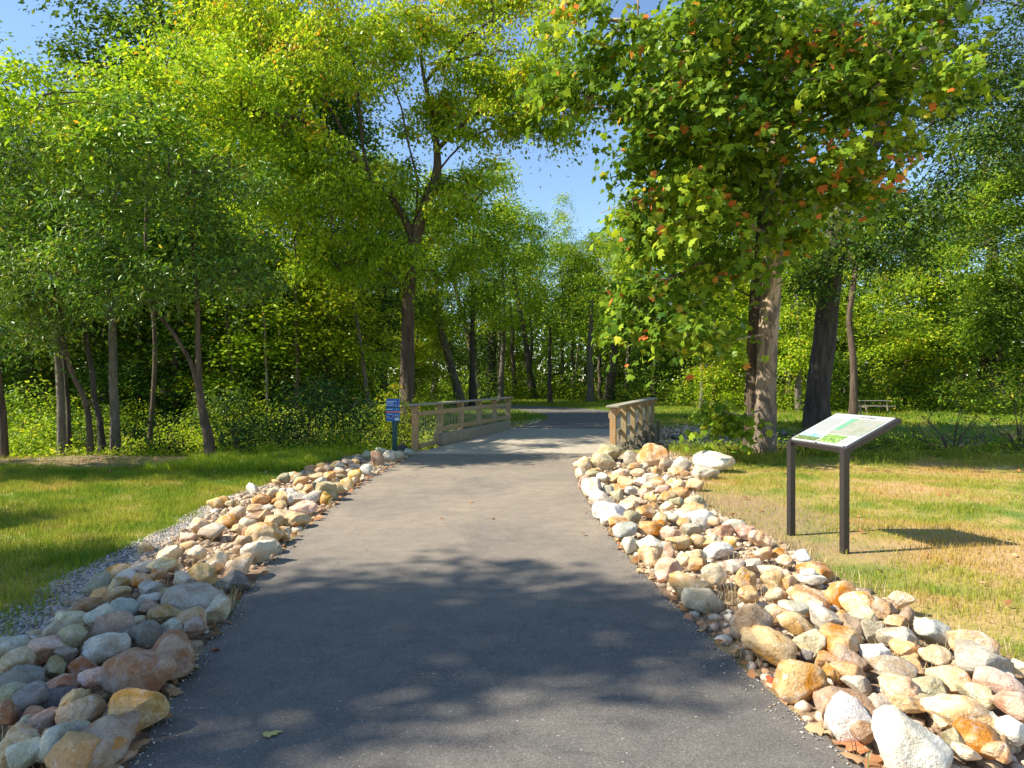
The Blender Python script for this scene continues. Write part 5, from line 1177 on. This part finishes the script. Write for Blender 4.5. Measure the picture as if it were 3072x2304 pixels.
# slim dark trunks seen deep in the wood
ti = 0
for (px, pyb, Y, lean, r_, h, bm_, w) in [(1385, 1190, 42, -1.6, .32, 8, 'bark_grey', 'grey trunk leaning left behind the near end of the railing'), (1452, 1192, 50, -1.5, .26, 11, 'bark_grey', 'slanting trunk left of the ivy column'), (1472, 1192, 50, .2, .42, 9, 'bark_dark', 'dark ivy-wrapped trunk behind the railing middle'), (1605, 1190, 52, -1.0, .28, 10, 'bark_dark', 'dark slanting trunk at the path bend'),
     (1545, 1192, 54, -.3, .2, 9, 'bark_brown', 'slim brown trunk left of the slanting dark one'), (1650, 1215, 44, 0, .17, 5, 'bark_dark', 'small dark young trunk standing out on the far lawn'), (1770, 1205, 46, .1, .26, 7, 'bark_grey', 'grey trunk on the lawn left of the right railing'), (1828, 1195, 48, .5, .38, 6, 'bark_brown', 'reddish split trunk behind the right railing'), (1800, 1195, 49, -.1, .2, 3.5, 'bark_brown', 'short reddish stump beside the split trunk'),
     (1718, 1192, 52, .6, .10, 5, 'bark_pale', 'thin pale dead stem beyond the far lawn'), (2105, 1196, 38, 0, .15, 8, 'bark_grey', 'pale grey trunk left of the sycamore'), (2142, 1200, 37, .1, .17, 8, 'bark_brown', 'brown trunk between the pale grey one and the sycamore'), (2170, 1200, 37, -.1, .2, 8, 'bark_dark', 'dark trunk close left of the sycamore'), (2370, 1200, 42, 0, .13, 7, 'bark_dark', 'thin dark trunk between sycamore and oak'),
     (805, 1250, 23, -.3, .05, 7, 'bark_pale', 'thin pale stem in the dark wood left of the big tree'), (710, 1245, 23.5, -.4, .09, 7, 'bark_brown', 'thin brown trunk right of the forked tree'), (885, 1250, 23, .1, .08, 8, 'bark_brown', 'brown stem in the dark wood over the bush'), (1120, 1240, 24, -.9, .09, 9, 'bark_grey', 'pale slim trunk left of the big trunk'), (410, 1200, 25, .2, .06, 6, 'bark_pale', 'thin pale stem right of the straight trunk'), (1498, 1190, 56, 0, .2, 12, 'bark_pale', 'tall pale bare trunk above the ivy column')]:
    ti += 1; x = (px - CX) / F * Y; z = Hs(x, Y) - .15; mb = MB(); n = 7; rng_ = random.Random(ti); pts = [(lean * (k / n) * h / 6 + rng_.uniform(-.06, .06), rng_.uniform(-.06, .06), h * k / n) for k in range(n + 1)]
    mb.tube([Vector(p) for p in pts], [r_ * (1.25 if k == 0 else 1 - .55 * k / n) for k in range(n + 1)], 10, False)
    root = empty('slim_tree', (x, Y, z)); tag(root, w, 'tree', 'slim trunks in the wood'); mb.build('trunk', M[bm_], root, True)
    if h > 4.5:
        top = Vector(pts[-1]); rg = np.random.default_rng(600 + ti); n_ = 900 if 'ivy-wrapped' not in w else 2600
        if 'ivy-wrapped' in w:
            tt = rg.uniform(0, 1, n_); a = rg.uniform(0, 6.28, n_); rad = r_ * 1.25 + rg.uniform(0, .3, n_); Q = np.stack([np.cos(a) * rad, np.sin(a) * rad, tt * h], -1); lmn = 'leaf_dark'
        else: Q = rg.normal(0, 1, (n_, 3)) * np.array([1.0, 1.0, .8]) + np.array([top.x, top.y, top.z]); lmn = 'leaf_mid'
        leaves('crown', Q, np.stack([Q[:, 0], Q[:, 1], Q[:, 2] * 0], -1) * .5, .14 if Y < 30 else .2, M[lmn], root, seed=700 + ti)
# remove the hidden originals of the woodland trees (each placed tree is a full copy)
for src, h_ in TPL:
    for ch in list(src.children): bpy.data.objects.remove(ch)
    bpy.data.objects.remove(src)

# ------------------------------------------------------------------ grass and litter (uncountable)
def blades(name, x, y, h0, h1, wd, seed, mat, tmin=0):
    rng = np.random.default_rng(seed); n = len(x); z = H(x, y); a = rng.uniform(0, 6.28, n); h = rng.uniform(h0, h1, n) * np.clip(1 + .55 * wob(x * 3.1, y * 3.1) + .35 * wob(x * 9 + 3, y * 9), .45, 2.2); le = rng.uniform(.1, .7, n) * h; la = rng.uniform(0, 6.28, n)
    w = wd * rng.uniform(.7, 1.3, n); cx_, cy_ = np.cos(a) * w, np.sin(a) * w
    A = np.stack([x - cx_, y - cy_, z - .005], -1); Bq = np.stack([x + cx_, y + cy_, z - .005], -1); mx, my = x + np.cos(la) * le * .35, y + np.sin(la) * le * .35
    C = np.stack([mx + cx_ * .6, my + cy_ * .6, z + h * .6], -1); D = np.stack([mx - cx_ * .6, my - cy_ * .6, z + h * .6], -1); E = np.stack([x + np.cos(la) * le, y + np.sin(la) * le, z + h], -1)
    V = np.stack([A, Bq, C, D, E], 1).reshape(-1, 3); i0 = np.arange(n) * 5; Fs = np.concatenate([np.stack([i0, i0 + 1, i0 + 2], -1), np.stack([i0, i0 + 2, i0 + 3], -1), np.stack([i0 + 3, i0 + 2, i0 + 4], -1)])
    o = mesh_obj(name, V, Fs, mat, attr={'tint': np.repeat(rng.uniform(0, 1, n), 5)}); tag(o, kind='stuff'); return o
def cand(n, x0, x1, y0, y1, seed, pw=1.0):
    rng = np.random.default_rng(seed); y = y0 + (y1 - y0) * rng.uniform(0, 1, n) ** pw; x = rng.uniform(x0, x1, n); return x, y, rng
x, y, rng = cand(460000, 1.0, 15, 3.0, 15.4, 31, 1.25); k = (x > xint(ROUT, y) + .02) & (x < .78 * y + .6)
dn = .5 + .5 * wob(x * 1.4, y * 1.4) + .35 * wob(x * 4, y * 4); bareR = np.maximum(ss(.95, .3, np.hypot(x - 3.0, y - 6.4)), .8 * ss(1.3, .4, np.hypot((x - 2.9) * .9, (y - 8.3) * .6)))
k &= rng.uniform(0, 1, len(x)) < np.clip(.35 + dn * .6, .15, 1) * (1 - .85 * bareR); blades('lawn_grass', x[k], y[k], .02, .062, .0028, 32, M['grass'])
x, y, rng = cand(420000, -13, -1.6, 3.0, 15.0, 33, 1.2); gw = np.interp(y, [2, 4, 5, 6.5, 9, 12], [.8, .62, .42, .3, .18, .08])
gp = ss(.0, .5, wob(x * 3 + 1, y * 2)); k = (x < xint(LOUT, y) - gw * np.where(gp > .5, rng.uniform(.1, .9, len(x)), rng.uniform(.5, 1.15, len(x))) + .05) & (x > -.78 * y - .6); lbm = ss(12.0, 13.2, y + .5 * wob(x, y * 2)) * ss(-3.2, -5.0, x + .6 * wob(y, x)); k &= rng.uniform(0, 1, len(x)) < 1 - .85 * lbm
blades('lawn_grass', x[k], y[k], .025, .085, .0034, 34, M['grass'])
x, y, rng = cand(70000, 3.5, 14, 12.7, 16.6, 35); y = y + .35 * wob(x * 2.2, x); k = (x < .8 * y) & (rng.uniform(0, 1, len(x)) < ss(-.35, .55, wob(x * 2.1 + 1, y * 2.4)) * ss(12.6, 14, y)); blades('rough_grass', x[k], y[k], .05, .17, .0045, 36, M['grass'])
x2, y2 = x[k][::9], y[k][::9]; Q = np.stack([x2, y2, H(x2, y2) + rng.uniform(.02, .22, len(x2))], -1); tag(leaves('verge_weeds', Q, rng.normal(0, .3, Q.shape), .06, M['leaf_mid'], seed=53), kind='stuff')
x, y, rng = cand(50000, -6.5, -2.3, 12.0, 15.6, 37); k = (x < xint(LOUT, y) - .05); blades('rough_grass', x[k], y[k], .06, .17, .005, 38, M['ground_plants'])
x, y, rng = cand(200000, -26, 34, 23.5, 52, 39, 1.3); k = ~on_path(x, y) & (np.abs(x) < .8 * y); blades('far_grass', x[k], y[k], .05, .16, .012, 40, M['grass'])
M['straw'] = tintmat('dry straw', [(0, (.25, .16, .07)), (.6, (.50, .36, .17)), (.9, (.62, .50, .28)), (1, (.16, .25, .05))])
x, y, rng = cand(90000, -4.4, 6, 2.0, 14.8, 51); k = in_bed(x, y, -.05) & (wob(x * 4 + 1, y * 4) > .25); k2 = (np.abs(x - xint(ROUT, y)) < .18) & (y < 14.5) & (x > 0) & (rng.uniform(0, 1, len(x)) < .5); k = k | k2
blades('dry_grass', x[k], y[k], .04, .12, .0028, 52, M['straw'])
# ground cover on the creek banks
rng = np.random.default_rng(41); n = 90000; x = rng.uniform(-20, -2.3, n); y = rng.uniform(14.6, 25, n); hgt = (.45 + .75 * ss(-.4, .8, wob(x * .9, y * .9))) * ss(14.3, 15.8, y); k = (x < -2.7 + (y - 15) * .273) & ~((x > -6.3) & (y < 19.5) & (y > 15.2)) & (rng.uniform(0, 1, n) < .35 + .65 * ss(-.5, .3, wob(x * .7 + 2, y * .7)))
x, y, hgt = x[k], y[k], hgt[k]; z = np.maximum(H(x, y), -.55) + hgt * rng.uniform(0, 1, len(x)); Q = np.stack([x, y, z], -1)
tag(leaves('ground_cover', Q, rng.normal(0, .3, Q.shape), .085, M['ground_plants'], seed=42), kind='stuff')
n = 26000; x = rng.uniform(4.2, 17, n); y = rng.uniform(15, 24, n); k = (x > 5.0 + (y - 15) * .29) & (rng.uniform(0, 1, n) < ss(-.3, .5, wob(x + 1, y))); x, y = x[k], y[k]
Q = np.stack([x, y, H(x, y) + rng.uniform(0, .3, len(x))], -1); tag(leaves('ground_cover', Q, rng.normal(0, .3, Q.shape), .08, M['leaf_mid'], seed=43), kind='stuff')
n = 60000; x = rng.uniform(-34, 34, n) ; y = 50 + 14 * rng.uniform(0, 1, n); k = ~on_path(x, y); x, y = x[k], y[k]; Q = np.stack([x, y, H(x, y) + rng.uniform(0, .9, len(x)) * (1 + .6 * wob(x * .5, y * .5))], -1)
tag(leaves('woodland_floor_plants', Q, rng.normal(0, .3, Q.shape), .22, M['leaf_mid'], seed=44), kind='stuff')
n = 24000; x = rng.uniform(-24, -4, n); y = 24 + 5 * rng.uniform(0, 1, n); Q = np.stack([x, y, H(x, y) + rng.uniform(0, 1.0, n)], -1); tag(leaves('woodland_floor_plants', Q, rng.normal(0, .3, Q.shape), .14, M['leaf_dark'], seed=45), kind='stuff')
n = 20000; x = rng.uniform(12, 34, n); y = 33 + 9 * rng.uniform(0, 1, n); Q = np.stack([x, y, H(x, y) + rng.uniform(0, .8, n)], -1); tag(leaves('woodland_floor_plants', Q, rng.normal(0, .3, Q.shape), .16, M['leaf_mid'], seed=46), kind='stuff')
n = 90000; rng = np.random.default_rng(49); a = rng.uniform(-1.1, 1.1, n); Rr_ = rng.uniform(74, 92, n); x = np.sin(a) * Rr_ * 1.1; y = np.cos(a) * Rr_; x, y = np.where(np.abs(a) > .75, x * .85, x), y
hh = 11 + 2.5 * np.sin(a * 23) + 1.5 * np.sin(a * 61 + 1); z = H(x, y) + hh * rng.uniform(0, 1, n) ** 1.25; Q = np.stack([x, y, z], -1)
tag(leaves('distant_woods', Q, np.stack([-x, -y, 0 * x], -1) / 90, .75, M['leaf_dark'], seed=50), kind='stuff')
# fallen leaves
rng = np.random.default_rng(47); xs_, ys_ = [], []
for (n, x0, x1, y0, y1) in ((170, 2.2, 10, 4, 14.5), (260, -11, -3.5, 11.6, 14.6), (1400, 3.5, 14, 13.8, 18), (1500, 4, 22, 24, 34), (260, 4.6, 9, 21.5, 25), (120, -1, 3, 22.5, 27)):
    xs_.append(rng.uniform(x0, x1, n)); ys_.append(rng.uniform(y0, y1, n))
for e, sg in ((LIN, -1), (RIN, 1)):
    y = rng.uniform(2, 14, 420); y = y[:190]; xs_.append(xint(e, y) + sg * rng.normal(.03, .03, 190)); ys_.append(y)
y = rng.uniform(5, 14, 14); xs_.append(rng.uniform(0, 1, 14) * (xint(RIN, y) - xint(LIN, y)) + xint(LIN, y)); ys_.append(y)
x = np.concatenate(xs_); y = np.concatenate(ys_); k = ~(on_path(x, y) & (y > 15)); x, y = x[k], y[k]
Q = np.stack([x, y, H(x, y) + .035], -1); fl = leaves('fallen_leaves', Q, rng.normal(0, .2, Q.shape), .058, M['leaf_dry'], tpl=LEAF_MAPLE, seed=48, up=2.2, droop=0, svar=.5); tag(fl, kind='stuff')
def one_leaf(px, py, size, rot, stops, label, tpl=LEAF_LOBED, narrow=1.0):
    x, y = gpt(px, py); c, s = math.cos(rot), math.sin(rot); V = tpl[0] * np.array([size * narrow, size, size * .6]); V = np.stack([V[:, 0] * c - V[:, 1] * s, V[:, 0] * s + V[:, 1] * c, V[:, 2]], -1)
    o = mesh_obj('fallen_leaf', np.concatenate([V, V - np.array([0, 0, .002])]), [list(f) for f in tpl[1]] + [[i + len(V) for i in f][::-1] for f in tpl[1]], flat('leaf skin ' + label[:8], stops), loc=(x, y, .028)); tag(o, label, 'leaf')
one_leaf(790, 2222, .085, -1.0, (.45, .40, .12), 'lone yellow-green oak leaf lying on the asphalt in front', narrow=.55)
one_leaf(2600, 2255, .13, 1.2, (.50, .19, .08), 'large orange-brown leaf on the asphalt edge by the white boulder')
one_leaf(585, 2015, .06, .4, (.40, .36, .2), 'small pale leaf on the asphalt beside the brown boulders', narrow=.6)
mb = MB(); p = gpt(602, 2142); mb.tube([(p[0] - .03, p[1], .025), (p[0] + .03, p[1] + .004, .025)], .0022, 5); tag(mb.build('twig', M['bark_pale']), 'short pale twig on the shaded asphalt at lower left', 'twig')
mb = MB(); p = gpt(1585, 1400); mb.tube([(p[0] - .1, p[1], .03), (p[0], p[1] + .05, .035), (p[0] + .12, p[1] + .1, .03)], .006, 5); tag(mb.build('twig', M['bark_brown']), 'thin dark twig on the sunny asphalt before the bridge', 'twig')
mb = MB(); a = Vector(wp(1860, 1350, 14.4)); mb.tube([a, a + Vector((.22, .1, .10)), a + Vector((.45, .1, .02)), a + Vector((.62, .05, -.22))], [.008, .007, .006, .004], 6); tag(mb.build('bramble_stem', M['bark_pale'], None, True), 'arching pale bramble stem over the boulders at the right railing', 'stem')
mb = MB(); rg = random.Random(5)
for i in range(9):
    a = Vector((5.35 + rg.uniform(-.1, .25), 14.55, -.05)); d_ = Vector((rg.uniform(-.35, .25), -.1, rg.uniform(.3, .6))); mb.tube([a, a + d_ * .5 + Vector((rg.uniform(-.06, .06), 0, 0)), a + d_], [.014, .011, .006], 6)
tag(mb.build('dead_shoots', M['bark_pale'], None, True), 'bare pale dead shoots at the foot of the sycamore', 'branches')
# far picnic table and stake
X0, Y0 = 17.2, 32.5; z0 = Hs(X0, Y0); root = empty('picnic_table', (X0, Y0, z0)); root.rotation_euler = (0, 0, -.1); root.scale = (.8, .8, .85); tag(root, 'grey weathered picnic table in the shade behind the information sign', 'table')
m = MB(); [m.box((0, dy, .74), (1.8, .14, .04), None, .005) for dy in (-.3, -.15, 0, .15, .3)]; m.build('table_top', M['table'], root)
for dy in (-.72, .72):
    m = MB(); m.box((0, dy - .08, .45), (1.8, .14, .04), None, .005); m.box((0, dy + .08, .45), (1.8, .14, .04), None, .005); m.build('seat', M['table'], root)
for dx in (-.6, .6):
    m = MB(); m.bar((dx, -.2, .72), (dx, -.6, 0), .05, .1); m.bar((dx, .2, .72), (dx, .6, 0), .05, .1); m.bar((dx, -.75, .40), (dx, .75, .40), .05, .1); m.build('leg_frame', M['wood_dark'], root)
mb = MB(); mb.tube([wp(2578, 1212, 15.5), wp(2583, 1240, 15.5), wp(2586, 1330, 15.5)], [.018, .022, .025], 8); tag(mb.build('stake', M['bark_pale'], None, True), 'thin pale stake rising behind the information sign', 'stake')
print('objects', len(bpy.data.objects), 'faces', sum(len(m.polygons) for m in bpy.data.meshes))
